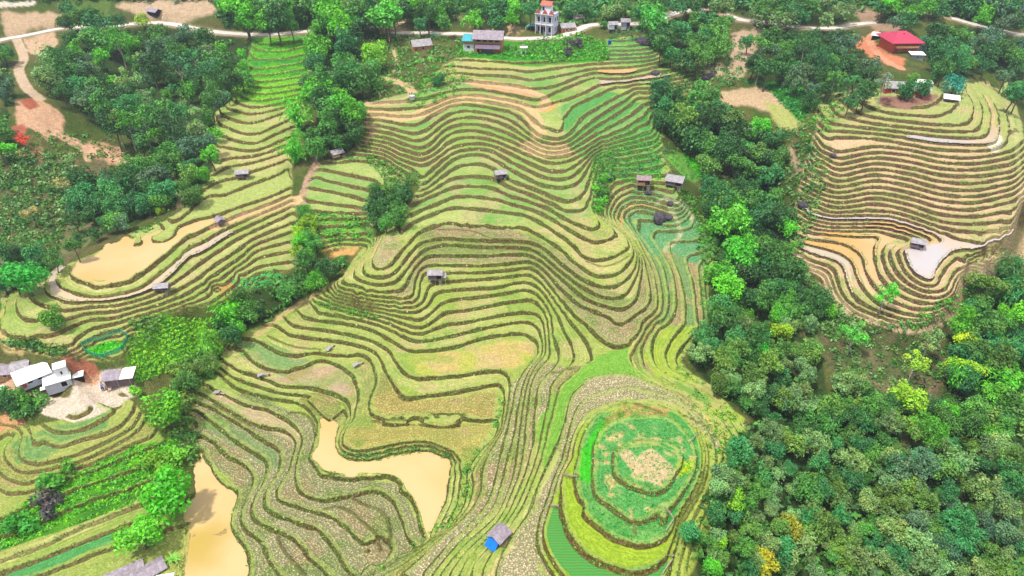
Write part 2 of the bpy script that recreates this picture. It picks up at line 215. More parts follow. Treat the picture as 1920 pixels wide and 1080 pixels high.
# single points: (u, v, level)
ANCH = [(975,1060,20.5),(1000,1030,20.6),(985,1085,20.5),(690,700,9.5),(688,720,9.5),(682,745,9.5),(1040,985,22.5),(1035,1010,22.4),(1060,1045,22.5),(1100,1072,22.5),(1160,1085,22.5),(1035,960,22.4),(985,670,12.6),(960,690,12.4),(970,650,12.7),(920,770,10.5),(925,745,10.7),(900,800,9.7),(1100,1000,23.5),(1200,1050,23.5),(1085,950,23.4),(870,680,12.5),(800,690,12.5),(660,890,6.4),(590,860,6.4),(760,880,6.5),(820,890,6.5),(800,1000,6.5),(760,920,6.4),(700,795,9.6),(650,825,9.7),(560,700,8.5),(640,720,8.5),(600,651,10.6),(560,641,10.6),
(610,855,6.5),(700,875,6.5),(780,880,6.5),(815,930,6.5),(800,980,6.5),(620,820,6.5),(400,920,-.5),(410,970,-.5),(390,1040,-.5),(430,1070,-.5),(378,880,-.5),
(780,815,9.5),(700,825,9.5),(870,820,9.5),(800,765,10.5),(740,770,10.5),(880,755,10.5),(840,680,12.5),(940,660,12.5),(900,670,12.5),(850,722,11.5),
(1130,690,19.4),(1150,672,19.5),(1110,700,19.4),(1080,725,19.4),(1160,690,19.4),(1125,660,19.6),(1215,870,26.5),(1215,885,26.5),(1240,850,26.4),(1200,950,25.5),(1130,860,25.5),
(1150,1040,23.5),(1080,980,23.5),(620,720,8.5),(600,705,8.5),(600,770,6.7),
(900,440,24.5),(850,435,24.5),(1130,480,26.2),(1140,465,26.4),(725,470,25.3),
(280,460,26.5),(230,480,26.5),(180,505,26.5),(340,430,26.5),
(1760,480,23.5),(1800,462,23.5),(1730,490,23.5),(1730,510,23.5),(1850,463,23.5),
# top: road and slopes behind
(20,70,46),(110,50,48),(200,52,48),(330,45,49),(450,60,47),(560,58,48),(700,62,47),(800,66,47),(880,60,49),(950,75,48),(1060,65,50),(1110,48,52),(1250,30,53),(1320,18,54),(1370,28,52),(1450,50,49),(1550,52,48),(1640,42,49),(1780,35,50),(1920,66,46),
(-150,0,60),(100,0,57),(300,0,57),(500,0,58),(700,0,58),(900,0,59),(1100,-10,60),(1300,-20,60),(1500,0,59),(1700,0,58),(1900,0,58),(2100,0,60),
(-150,-100,80),(400,-100,78),(900,-100,80),(1400,-100,80),(2000,-100,80),
# left woods
(0,200,42),(90,160,42),(60,240,38),(150,120,43),(250,120,37),(380,120,38),(200,200,33),(330,200,32),(420,160,36),(100,300,30),(200,290,27),(300,280,26),(380,280,26),(0,400,24),(100,380,22),(200,370,21),(300,350,23),(350,330,26),(60,450,19),(150,430,18),(250,400,21),(-100,500,16),(0,510,16),(60,490,18),(-150,300,32),(-150,650,14),
(620,120,42),(640,180,40),(620,230,36),(650,260,34),(700,120,43),(730,160,41),(600,280,32),(570,330,29),(780,90,47),(560,300,31),
(850,90,48),(960,95,48),(1060,90,49),(1100,90,48),
# gully between the hills
(565,420,22),(575,470,19),(560,510,17),(630,500,17),(480,540,14.5),(520,560,13.5),(440,600,11.5),(480,590,12),(400,640,8.5),(370,680,6.5),(340,740,4.5),(340,800,3),(350,850,1.5),(650,470,19),(700,430,23),(730,380,26),(740,350,28),(700,400,25),(450,520,17),(410,560,14.5),(360,610,12),(300,650,11),(280,690,10),(300,760,6.5),(250,640,15),(200,650,16.4),(185,652,16.4),(215,648,16.4),
(100,720,10.3),(150,740,10),(170,760,10),(60,700,11),(10,720,10.5),(30,760,10),(100,770,9.7),(210,715,10.6),(-100,720,11),(-60,800,8),(180,705,11),(80,672,16),(150,690,13.5),(0,672,15),(250,670,13),
(-100,900,4),(-100,1000,1.5),(-100,1090,0),(0,1130,-1.5),(200,1130,-2),(280,1060,-1.2),(340,1120,-1.5),(400,1130,-1),(300,1070,-1.2),
(600,1130,2),(750,1130,9),(820,1130,14),(880,1130,18),(950,1130,20),(1000,1130,20.5),(1100,1130,21.5),(1200,1130,22),(1265,1110,21),
# bowl and east valley
(1205,345,26),(1262,340,25),(1270,310,26),(1240,300,27.5),(1170,300,29),(1200,245,33),(1240,235,31),(1300,290,23),(1300,330,21),(1290,370,20),(1340,400,15),(1240,180,37),(1300,170,36),(1330,220,31),(1360,270,26),(1380,320,20),(1270,230,29),
(1400,400,13),(1440,330,19),(1440,460,10),(1380,480,9),(1370,550,7),(1420,560,6),(1400,620,4),(1480,560,8),(1520,600,8),(1450,650,4),(1500,700,2),(1560,660,6),(1430,750,7),(1480,330,24),(1460,280,28),(1500,260,33),(1440,230,33),(1500,220,37),(1400,180,38),(1330,150,40),(1350,120,44),(1400,90,46),(1470,120,43),(1550,130,43),(1620,150,44),(1690,170,44.5),(1670,90,47),(1740,110,45),(1780,150,43),(1600,100,45),(1550,180,40),(1520,150,41),
(1850,120,38),(1900,100,41),(1880,160,33),(1920,200,27),(1950,260,22),(2000,350,14),(1960,420,17),(2000,100,42),(2050,250,22),(1930,520,13),(1850,540,11),(2050,500,8),
(1620,640,9),(1700,640,10),(1600,740,3),(1680,720,5),(1780,680,6),(1850,620,6),(1900,650,3),(1750,780,-1),(1650,820,-3),(1550,780,-2),(1850,760,-1),(1950,750,-1),(2050,700,0),
(1450,850,4),(1410,850,11),(1410,930,8),(1360,1000,12),(1410,1060,6),(1330,1060,15),(1450,960,0),(1500,950,-6),(1600,900,-8),(1700,900,-6),(1800,900,-4),(1900,900,-2),(2050,900,0),(1600,1050,-12),(1500,1080,-9),(1700,1080,-11),(1800,1080,-7),(1920,1080,-4),(2100,1100,-2),(1350,1120,14),(1500,1160,-12),(1700,1180,-14),
]
def tps_fit():
    pts, val = [], []
    for lev, l in CONT:
        s = resample(smooth_line(l), 17)
        X, Y = sight(s[:, 0], s[:, 1], zl(lev))
        a, b = ref_ab(X, Y)
        pts.append(np.c_[a, b]); val.append(np.full(len(a), float(lev)))
    an = np.array(ANCH, float)
    X, Y = sight(an[:, 0], an[:, 1], zl(an[:, 2]))
    a, b = ref_ab(X, Y); pts.append(np.c_[a, b]); val.append(an[:, 2])
    p = np.vstack(pts)/100.0; v = np.concatenate(val)
    d2 = ((p[:, None, :]-p[None, :, :])**2).sum(-1)
    n = len(p)
    A = np.zeros((n+3, n+3)); A[:n, :n] = 0.5*d2*np.log(d2+1e-12)
    A[np.arange(n), np.arange(n)] = 0.004
    A[:n, n] = 1; A[:n, n+1:] = p; A[n:, :n] = A[:n, n:].T
    w = np.linalg.solve(A, np.r_[v, 0, 0, 0])
    return p, w
def tps_eval(p, w, a, b):
    q = np.c_[a.ravel(), b.ravel()]/100.0; out = np.empty(len(q)); n = len(p)
    for i in range(0, len(q), 4000):
        c = q[i:i+4000]
        d2 = (c**2).sum(1)[:, None]+(p**2).sum(1)[None]-2*c@p.T
        np.maximum(d2, 1e-9, out=d2)
        out[i:i+4000] = (0.5*d2*np.log(d2))@w[:n]+w[n]+c@w[n+1:]
    return out.reshape(a.shape)
def cubic_up(G, fy, fx):               # Catmull-Rom upsampling of a grid at fractional rows / columns
    def ax(M, f):
        i = np.clip(np.floor(f).astype(int), 1, M.shape[0]-3); t = (f-i)[:, None]
        a, b, c, d = M[i-1], M[i], M[i+1], M[i+2]
        return 0.5*(2*b+(c-a)*t+(2*a-5*b+4*c-d)*t*t+(3*b-a-3*c+d)*t**3)
    return ax(ax(G, fy).T, fx).T
def vnoise(x, y, seed=0):              # value noise, smooth
    xi = np.floor(x).astype(np.int64); yi = np.floor(y).astype(np.int64); fx = x-xi; fy = y-yi
    fx = fx*fx*(3-2*fx); fy = fy*fy*(3-2*fy)
    def h(i, j):
        n = (i*374761393+j*668265263+seed*1442695041) & 0x7fffffff
        n = ((n ^ (n >> 13))*1274126177) & 0x7fffffff
        return ((n ^ (n >> 16)) & 0xffff)/65535.0
    return (h(xi, yi)*(1-fx)+h(xi+1, yi)*fx)*(1-fy)+(h(xi, yi+1)*(1-fx)+h(xi+1, yi+1)*fx)*fy
def fnoise(x, y, seed=0, o=3):
    s = 0; a = 0.5; t = 0
    for k in range(o):
        s = s+a*vnoise(x*2**k, y*2**k, seed+k*17); t += a; a *= 0.5
    return s/t
# colours as the leaves look in daylight
DK, MD, BR, YL, GG, TL, OL, PU, BL = (54, 108, 44), (80, 142, 52), (96, 182, 36), (150, 190, 36), (122, 160, 92), (60, 134, 68), (100, 144, 54), (84, 78, 84), (84, 126, 90)
CN = {DK: 'dark green', MD: 'mid green', BR: 'bright green', YL: 'yellow green', GG: "grey green", TL: 'blue green', OL: 'olive green', PU: 'dull purple', BL: 'blue grey'}
# forests: outline, spacing, crown radius, kinds, colours, where
WOODS = [
 ("78,112 105,98 130,62 200,62 300,55 370,62 440,72 478,85 460,140 448,172 420,195 405,225 410,300 395,318 345,318 300,290 262,285 240,258 205,240 165,222 140,205 128,180 92,165 74,138", 25, (12, 27), 'round round spread tall sparse puffy bamboo', [DK, MD, DK, TL, BL, MD, GG, BR], 'on the wooded slope below the road at upper left'),
 ("0,80 22,90 16,130 34,188 20,200 0,190", 24, (15, 22), 'round puffy', [DK, TL, BL, MD], 'at the upper left edge'),
 ("0,200 18,205 14,235 28,262 22,300 0,290", 24, (13, 20), 'round bush spread', [MD, DK, BR], 'beside the bare red clearing'),
 ("160,332 205,335 250,322 270,295 345,312 335,378 300,388 268,418 232,430 185,444 140,470 110,482 122,440 130,390 150,360", 27, (14, 30), 'round round spread puffy bamboo', [DK, TL, MD, TL, BL], 'in the dark wood above the long left pond'),
 ("345,315 395,320 390,345 350,385 340,350", 24, (15, 22), 'round', [MD, BR, OL], 'beside the footpath at the edge of the left terraces'),
 ("0,455 40,470 110,480 105,500 60,525 20,545 0,560", 27, (17, 26), 'round puffy', [DK, MD, TL], 'at the left edge below the scrub'),
 ("415,0 575,0 575,60 480,62 420,50", 27, (18, 30), 'round tall', [BR, MD, BR, DK], 'above the road left of the tall trees'),
 ("130,0 210,0 200,30 260,35 300,38 270,46 200,46 130,58 110,30", 26, (15, 22), 'round spread puffy', [MD, OL, YL, TL, DK], 'behind the road at upper left'),
 ("575,0 670,0 665,60 680,120 725,120 720,150 690,200 680,230 620,245 600,220 580,170", 30, (20, 30), 'tall round round', [DK, MD, BR, TL, MD], 'in the tall grove above the rice strip'),
 ("600,230 680,225 675,260 650,290 600,275 575,300 570,280", 27, (16, 24), 'round', [DK, MD, TL], 'in the gully below the tall grove'),
 ("670,0 960,0 1000,10 990,35 940,45 860,48 780,52 760,20 740,40 670,50", 28, (17, 26), 'round puffy spread', [MD, DK, BR, TL, MD], 'behind the timber house'),
 ("1050,10 1240,0 1380,0 1370,25 1290,20 1230,32 1180,36 1120,38 1060,40", 26, (15, 22), 'round puffy', [DK, TL, MD, BL, GG], 'behind the road at the top'),
 ("1230,45 1290,30 1350,22 1365,40 1370,80 1350,110 1300,120 1245,115 1230,80", 28, (17, 26), 'round puffy spread', [DK, TL, MD, TL], 'in the gully below the upper road'),
 ("1400,65 1530,60 1600,58 1610,90 1640,120 1650,170 1620,200 1560,195 1530,200 1490,165 1420,150 1395,120", 26, (15, 23), 'round puffy spread sparse', [DK, TL, BL, MD, DK], 'on the slope left of the pink roofed house'),
 ("1370,0 1560,0 1620,0 1600,40 1500,44 1400,36", 26, (14, 21), 'round puffy', [TL, DK, GG, MD], 'above the upper road'),
 ("1650,0 1920,0 1920,50 1850,46 1790,30 1750,30 1700,45 1650,45", 26, (16, 24), 'round puffy', [TL, BL, TL, DK, BR], 'at the top right'),
 ("1738,66 1790,45 1850,62 1920,80 1920,205 1895,170 1860,135 1800,150 1745,130 1738,110", 26, (15, 23), 'round puffy spread', [TL, BL, DK, TL, MD], 'in the blue green wood right of the pink roofed house'),
 ("1225,155 1280,180 1340,180 1380,200 1400,240 1380,290 1330,320 1300,290 1250,250 1225,215", 30, (19, 30), 'round puffy', [DK, TL, MD, OL, DK], 'in the grove right of the vegetable terraces'),
 ("1385,225 1430,245 1470,275 1480,320 1440,360 1400,340 1375,290", 27, (16, 24), 'round spread bush', [DK, MD, TL, OL], 'in the valley left of the brown terraces'),
 ("1310,340 1380,330 1470,370 1480,460 1500,500 1560,560 1560,600 1440,600 1340,610 1330,560 1345,500 1330,440", 29, (15, 30), 'round puffy round bamboo', [DK, MD, BR, TL, DK], 'in the valley between the two terraced hills'),
 ("1300,620 1350,590 1530,600 1545,690 1550,760 1690,800 1660,860 1480,840 1420,790 1330,720 1290,680", 31, (16, 30), 'puffy puffy round bamboo', [GG, OL, MD, GG, TL, DK], 'on the valley slope right of the saddle'),
 ("1420,790 1480,840 1660,860 1680,960 1640,1085 1310,1085 1290,1000 1330,930 1370,850", 33, (15, 31), 'puffy puffy puffy round bamboo', [GG, GG, OL, MD, TL], 'in the grey green wood beside the round field'),
 ("1660,840 1920,820 1920,1085 1640,1085 1680,960", 33, (16, 33), 'puffy puffy round bamboo', [GG, TL, OL, GG, BL], 'in the lower right corner wood'),
 ("1790,640 1830,520 1920,490 1920,820 1700,830 1700,790 1760,750 1785,700", 31, (18, 34), 'round spread puffy tall bamboo bamboo', [BR, MD, TL, MD, BR, OL], 'on the bright green slope at the right edge'),
 ("1560,690 1700,760 1700,800 1570,780", 30, (17, 24), 'puffy round', [DK, MD, OL], 'below the bare slope'),
 ("440,565 560,505 660,480 640,505 560,560 500,600 425,640 395,625 400,595", 28, (17, 26), 'round round bush', [BR, MD, DK, MD], 'in the green gully between the hills'),
 ("560,400 590,400 600,470 575,500 558,480", 22, (13, 19), 'tall round', [BR, YL, MD], 'beside the small gully fields'),
 ("345,672 420,640 412,682 372,724 345,752 332,722", 26, (15, 22), 'round bush', [MD, BR, OL], 'in the gully above the round tree'),
 ("700,350 770,335 760,400 720,430 695,400", 24, (16, 23), 'round', [DK, DK, MD], 'in the dark clump between the terraces'),
 ("0,730 60,730 70,770 30,780 0,775", 23, (13, 19), 'round bush', [DK, MD], 'below the white roofs'),
 ("1130,320 1150,330 1140,380 1120,400 1115,350", 18, (9, 14), 'bush', [MD, BR], 'on the steep edge of the terraced nose'),
]
# ---------------------------------------------------------------- build the ground
NAc, NBc = 250, 170
ca = np.linspace(-300, 2220, NAc); cb = np.linspace(-170, 1250, NBc)
Ac, Bc = np.meshgrid(ca, cb)
if not DEVCACHE('get'):
    _p, _w = tps_fit(); LC = tps_eval(_p, _w, Ac, Bc); DEVCACHE('put')
ga = np.arange(-270, 2191, 2.0); gb = np.arange(-150, 1231, 1.45)
L = cubic_up(LC, (gb-cb[0])/(cb[1]-cb[0]), (ga-ca[0])/(ca[1]-ca[0]))
GA, GB = np.meshgrid(ga, gb)
GX, GY = ref_xy(GA, GB)
NR, NC = L.shape
# a little irregularity, as hand-dug banks have
L = L+0.10*(fnoise(GX*0.35, GY*0.35, 3, 2)-0.5)+0.05*(vnoise(GX*1.4, GY*1.4, 9)-0.5)
def grad_m(F):
    Fa = np.gradient(F, axis=1); Fb = np.gradient(F, axis=0)
    Xa = np.gradient(GX, axis=1); Xb = np.gradient(GX, axis=0); Yb = np.gradient(GY, axis=0); Ya = np.gradient(GY, axis=1)
    det = Xa*Yb-Xb*Ya
    return (Fa*Yb-Fb*Ya)/det, (Fb*Xa-Fa*Xb)/det
def blur(M, n=1):
    for _ in range(n):
        M = np.pad(M, 1, mode='edge')
        M = (M[:-2, 1:-1]+M[2:, 1:-1]+2*M[1:-1, 1:-1])/4
        M = np.pad(M, 1, mode='edge')
        M = (M[1:-1, :-2]+M[1:-1, 2:]+2*M[1:-1, 1:-1])/4
    return M
Lx, Ly = grad_m(blur(L, 2))
GR = blur(np.hypot(Lx, Ly), 3)
IG = 1/np.clip(GR, 0.03, 6.0)           # metres of ground per terrace step

def pip(poly, X, Y):
    poly = np.asarray(poly, float); ins = np.zeros(X.shape, bool)
    x0, y0, x1, y1 = poly[:, 0].min(), poly[:, 1].min(), poly[:, 0].max(), poly[:, 1].max()
    m = (X >= x0) & (X <= x1) & (Y >= y0) & (Y <= y1)
    xs, ys = X[m], Y[m]; r = np.zeros(xs.shape, bool); n = len(poly)
    for i in range(n):
        xa, ya = poly[i]; xb, yb = poly[(i+1) % n]
        if ya == yb: continue
        c = ((ya > ys) != (yb > ys)) & (xs < (xb-xa)*(ys-ya)/(yb-ya)+xa)
        r ^= c
    ins[m] = r
    return ins
def grid_sample(F, a, b):
    fa = np.clip((np.asarray(a, float)-ga[0])/2.0, 0, NC-1.001); fb = np.clip((np.asarray(b, float)-gb[0])/1.45, 0, NR-1.001)
    i = fb.astype(int); j = fa.astype(int); u = fa-j; v = fb-i
    return F[i, j]*(1-u)*(1-v)+F[i, j+1]*u*(1-v)+F[i+1, j]*(1-u)*v+F[i+1, j+1]*u*v
def land(u, v, F=None, lo=-14., hi=58.):   # where the sight line through (u, v) meets the land
    F = zl(L) if F is None else F
    u = np.atleast_1d(np.asarray(u, float)); v = np.atleast_1d(np.asarray(v, float))
    zs = np.linspace(hi, lo, 160)
    x, y = sight(u[None], v[None], zs[:, None]); a, b = ref_ab(x, y)
    d = zs[:, None]-grid_sample(F, a, b)
    k = np.argmax(d < 0, axis=0); k = np.where((d < 0).any(0), k, len(zs)-1); k = np.maximum(k, 1); ii = np.arange(len(u))
    d0, d1 = d[k-1, ii], d[k, ii]; t = np.clip(d0/(d0-d1+1e-9), 0, 1)
    z = zs[k-1]+(zs[k]-zs[k-1])*t
    x, y = sight(u, v, z)
    return x, y, z
def poly_ab(px):                            # traced outline -> ground plan
    q = resample(list(px)+[px[0]], 12)
    x, y, z = land(q[:, 0], q[:, 1]); a, b = ref_ab(x, y)
    return np.c_[a, b]
WJA = 7*(fnoise(GX*0.5, GY*0.5, 21, 2)-0.5); WJB = 5*(fnoise(GX*0.5, GY*0.5, 22, 2)-0.5)
def region(px, rough=1.0):
    if isinstance(px, str): px = P(px)
    return pip(poly_ab(px), GA+WJA*rough, GB+WJB*rough)
def line_dist(px, closed=False, n_each=6.0):   # distance in metres to a traced line, and the line's own height
    if isinstance(px, str): px = P(px)
    q = resample(smooth_line(px), n_each)
    x, y, z = land(q[:, 0], q[:, 1])
    k = 5; kern = np.ones(k)/k
    zp = np.convolve(np.pad(z, k//2, mode='edge'), kern, 'valid')
    D = np.full(L.shape, 1e3); ZL = np.zeros(L.shape)
    a, b = ref_ab(x, y)
    for i in range(len(x)-1):
        a0, a1 = min(a[i], a[i+1])-70, max(a[i], a[i+1])+70; b0, b1 = min(b[i], b[i+1])-60, max(b[i], b[i+1])+60
        j0, j1 = np.clip([(a0-ga[0])/2, (a1-ga[0])/2+1], 0, NC).astype(int); i0, i1 = np.clip([(b0-gb[0])/1.45, (b1-gb[0])/1.45+1], 0, NR).astype(int)
        if j1 <= j0 or i1 <= i0: continue
        X = GX[i0:i1, j0:j1]; Y = GY[i0:i1, j0:j1]
        dx, dy = x[i+1]-x[i], y[i+1]-y[i]; l2 = dx*dx+dy*dy+1e-9
        t = np.clip(((X-x[i])*dx+(Y-y[i])*dy)/l2, 0, 1)
        d = np.hypot(X-x[i]-t*dx, Y-y[i]-t*dy)
        S = D[i0:i1, j0:j1]; m = d < S
        S[m] = d[m]; Z = ZL[i0:i1, j0:j1]; Z[m] = (zp[i]+(zp[i+1]-zp[i])*t)[m]
    return D, ZL, (x, y, zp)

def srgb(r, g, b, k=0.72):
    c = np.array([r, g, b], float)/255.0
    c = np.where(c <= 0.04045, c/12.92, ((c+0.055)/1.055)**2.4)
    return np.clip(c*k, 0, 0.92)

FLATS = [("600,806 622,800 628,850 655,868 705,867 755,856 800,852 835,862 840,880 832,930 805,985 797,985 777,937 747,896 700,887 640,890 612,887 597,872", 6.45, 6.55),
 ("655,796 700,798 770,797 850,799 925,802 900,840 868,868 850,848 800,828 750,830 700,840 662,843 645,826", 9.35, 9.65), ("712,708 733,730 750,753 800,752 930,736 925,778 780,775 722,778 702,758 708,735", 10.35, 10.65),
 ("772,668 860,664 960,640 1000,650 1000,672 960,686 850,696 775,700 757,680", 12.4, 12.6), ("735,698 768,718 810,718 860,714 920,705 940,710 930,715 850,730 800,735 765,735", 11.4, 11.6),
 ("510,713 560,704 585,692 605,684 640,692 662,722 660,745 640,738 600,728 550,718", 8.35, 8.65), ("575,752 600,740 645,762 640,775 615,792 602,780", 7.2, 7.7),
 ("360,860 378,865 398,890 420,918 440,930 430,960 428,990 445,1020 458,1045 460,1090 345,1100 355,1010 368,930", -.6, -.4),
 ("150,500 205,465 240,465 275,458 330,440 400,415 330,450 290,488 250,518 185,528 145,515", 26.4, 26.6), ("1090,690 1110,680 1150,662 1180,650 1176,680 1200,705 1150,696 1100,705 1070,725", 19.3, 19.6),
 ("1158,850 1185,840 1235,838 1265,850 1270,868 1255,892 1225,915 1197,912 1165,895 1155,872", 26.4, 26.6), ("1700,470 1768,458 1800,455 1870,460 1822,463 1788,466 1764,481 1746,518 1727,513 1706,485", 23.3, 23.7),
 ("1042,960 1055,1000 1085,1040 1140,1078 1110,1095 1060,1070 1030,1020 1028,985", 22.4, 22.6), ("680,695 690,678 698,695 700,718 690,742 682,768 672,780 676,755 682,735", 9.35, 9.65)]
for _q, _lo, _hi in FLATS:
    _m = blur(pip(poly_ab(P(_q)), GA, GB).astype(float), 1)
    L = L*(1-_m)+np.clip(L, _lo, _hi)*_m
Lx, Ly = grad_m(blur(L, 2)); GR = blur(np.hypot(Lx, Ly), 2); IG = 1/np.clip(GR, 0.03, 6.0)
STEEP = 0  # set below
# --- terraced land
T_ALL = ["360,700 372,740 355,760 350,850 380,870 470,1110 1270,1110 1330,960 1380,850 1400,800 1350,735 1300,700 1275,680 1312,620 1335,600 1325,520 1350,470 1320,430 1295,395 1268,365 1262,330 1240,290 1245,245 1250,190 1330,160 1320,120 1235,110 1230,70 1140,70 1140,112 1000,112 860,108 830,125 790,170 700,190 680,200 672,292 770,330 790,345 760,400 730,435 690,450 640,520 560,580 480,615 440,635",
 "0,560 60,530 130,495 240,450 330,400 400,320 400,215 450,175 475,70 585,70 585,180 560,260 545,330 555,400 560,495 430,560 300,590 250,640 250,662 200,676 100,670 0,655",
 "575,340 600,305 670,283 770,330 750,360 690,405 695,460 600,470 600,425 560,400",
 "1530,195 1600,180 1700,205 1790,165 1850,150 1900,220 1935,300 1935,420 1890,490 1810,520 1800,580 1740,612 1690,617 1600,592 1555,545 1480,480 1478,430 1510,300 1530,250",
 "-20,790 60,800 100,790 230,735 275,780 330,850 350,960 345,1090 -30,1090"]
T_ALL = [P(s) for s in T_ALL]
TM = np.zeros(L.shape)
for s in T_ALL: TM = np.maximum(TM, region(s).astype(float))
TM = blur(TM, 2)
N1 = fnoise(GX*0.08, GY*0.08, 31, 3); N2 = fnoise(GX*0.25, GY*0.25, 41, 3); N3 = fnoise(GX*0.9, GY*0.9, 51, 2)
def mixc(A, B, t): return A*(1-t[..., None])+B*t[..., None]
def col(*c): return np.broadcast_to(srgb(*c), L.shape+(3,)).copy()
def hashi(i, s):
    n = (i.astype(np.int64)*374761393+s*668265263) & 0x7fffffff
    n = ((n ^ (n >> 13))*1274126177) & 0x7fffffff
    return ((n ^ (n >> 16)) & 0xffff)/65535.0
TID = np.floor(L)
# wild ground
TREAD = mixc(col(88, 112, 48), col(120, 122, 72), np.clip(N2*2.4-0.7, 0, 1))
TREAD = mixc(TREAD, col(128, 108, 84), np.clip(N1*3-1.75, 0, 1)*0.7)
BANK = col(92, 84, 52); STUB = np.full(L.shape, .6); ROWS = np.zeros(L.shape)
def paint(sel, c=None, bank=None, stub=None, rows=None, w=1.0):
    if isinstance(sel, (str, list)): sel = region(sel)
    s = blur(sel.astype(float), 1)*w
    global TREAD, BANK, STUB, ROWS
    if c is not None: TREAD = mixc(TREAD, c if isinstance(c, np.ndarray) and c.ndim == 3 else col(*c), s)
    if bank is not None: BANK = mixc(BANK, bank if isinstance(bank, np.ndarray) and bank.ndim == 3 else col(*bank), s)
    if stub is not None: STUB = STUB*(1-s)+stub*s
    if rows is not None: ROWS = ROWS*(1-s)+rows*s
h1 = hashi(TID*7+np.round(N1*2), 5); h2 = hashi(TID*13, 8)
var = np.clip(0.6*h1+0.8*(N2-0.5)+0.1, 0, 1)
C_low = mixc(col(160, 184, 84), col(212, 204, 140), var); C_low = mixc(C_low, col(140, 176, 84), np.clip(N2*3-1.9, 0, 1)*.6)
C_mid = mixc(col(126, 176, 86), col(192, 198, 124), var); C_mid = mixc(C_mid, col(118, 172, 100), np.clip(h2*2-1.2, 0, 1)*.7)
LL = mixc(col(182, 186, 134), col(206, 196, 162), var)
TANR = mixc(col(228, 196, 162), col(216, 188, 146), var)
LEFT = mixc(col(152, 182, 92), col(210, 202, 140), var)
STONE = mixc(col(232, 216, 184), col(204, 202, 150), N2)
for _w in WOODS: paint(_w[0], mixc(col(44, 66, 32), col(70, 88, 44), N3), None, 0)  # dark green woodland floor, with the shade between crowns painted in
paint(T_ALL[0], C_low, mixc(col(98, 86, 50), col(90, 100, 48), np.clip(N2*3-1, 0, 1)), .25)
paint(region("680,180 1400,60 1400,340 1190,440 1130,400 1000,425 860,418 760,440 690,450 640,330") & region(T_ALL[0]), C_mid, mixc(col(112, 90, 66), col(98, 106, 60), np.clip(N2*3-1.1, 0, 1)), .12)
paint(T_ALL[1], LEFT, (108, 90, 60), .12)
paint(T_ALL[2], C_mid, (112, 92, 64), .1)
paint(T_ALL[3], TANR, mixc(col(102, 72, 62), col(94, 82, 56), np.clip(N2*3-1.3, 0, 1)), .2)
paint("1530,180 1600,170 1790,150 1900,170 1940,330 1830,265 1650,255 1540,262", mixc(col(168, 188, 112), col(196, 186, 128), var), None, .1)
paint(T_ALL[4], mixc(col(150, 178, 84), col(190, 186, 112), var), (132, 120, 76), .2)
# lower left fields and strips: stubble
paint("350,840 372,745 480,735 520,760 590,790 600,890 700,900 745,905 800,1015 700,1110 460,1110 440,1000 440,900", LL, None, .95)
paint("392,735 420,730 520,775 566,805 560,835 520,815 450,780", (196, 176, 140), None, .1, w=.9)
paint("450,640 500,640 590,680 560,705 500,700 450,665", (136, 170, 106), None, .3)
paint("372,770 420,790 500,832 524,850 520,880 490,870 420,830 380,800", (130, 164, 104), None, .5, w=.8)
paint("632,805 655,778 680,745 705,745 700,780 780,792 925,795 900,840 870,885 845,850 800,835 700,850 640,840", mixc(col(186, 188, 104), col(204, 190, 112), N2), None, .6)
paint("668,672 690,672 702,700 695,745 700,780 690,790 655,800 640,800 670,760 682,720", (176, 184, 104), None, .5)
paint("712,700 735,705 760,750 850,745 930,730 925,785 780,782 715,785 700,760", mixc(col(196, 190, 116), col(206, 184, 112), N2), None, .75)
paint("770,650 860,660 960,635 1008,645 1010,668 960,694 860,698 790,706 760,680", mixc(col(188, 192, 92), col(206, 184, 118), np.clip(N2*3-1.2, 0, 1)), None, .15)
paint("495,715 560,690 640,685 668,725 668,760 640,740 560,722", mixc(col(176, 164, 110), col(202, 178, 150), np.clip(N2*4-1.7, 0, 1)), None, .3)
paint("560,745 600,730 655,760 650,778 620,800 600,790 575,765", mixc(col(170, 172, 96), col(200, 176, 128), np.clip(N2*3-1.4, 0, 1)), None, .7)
paint("790,425 850,420 960,427 1030,457 1090,505 1110,530 1180,560 1200,545 1196,480 1215,485 1235,540 1225,600 1170,655 1140,650 1030,535 985,495 850,495 800,498 770,550 740,556 780,490", mixc(col(196, 190, 140), col(168, 184, 112), np.clip(h1*2-.8+N2-.5, 0, 1)), None, .85)
paint("700,450 735,440 760,462 720,505 695,500 700,470", (200, 192, 142), None, .6)
paint("960,720 1010,670 1050,690 1110,680 1030,760 1000,830 960,930 880,1000 790,1090 700,1110 800,1010 890,950 885,890 935,800", mixc(col(168, 178, 92), col(196, 184, 134), np.clip(hashi(TID, 77)*3-1.1, 0, 1)), (108, 108, 48), .8)
paint("1195,440 1215,480 1235,600 1215,640 1205,665 1225,700 1330,765 1350,800 1290,760 1200,715 1185,680 1185,650 1215,610 1230,560", mixc(col(200, 178, 134), col(158, 172, 100), np.clip(hashi(TID, 79)*3-1.1, 0, 1)), (112, 112, 54), .7)
paint("1215,480 1250,470 1320,480 1335,600 1310,615 1230,610 1240,560", mixc(col(188, 170, 128), col(140, 176, 112), np.clip(hashi(TID, 78)*3-1, 0, 1)), (110, 116, 56), .6)
paint("1205,665 1250,610 1310,612 1275,660 1280,695 1340,735 1400,790 1340,800 1290,745 1230,710", (164, 186, 72), (84, 96, 44), .1)
_strip = region("960,720 1010,670 1050,690 1110,680 1030,760 1000,830 960,930 880,1000 790,1090 700,1110 800,1010 890,950 885,890 935,800")
paint(_strip & np.isin(np.floor(L), [12, 13, 17]), STONE, None, 1.); paint(_strip & np.isin(np.floor(L), [14, 15, 16]), mixc(col(176, 176, 112), STONE, N2), None, .9)
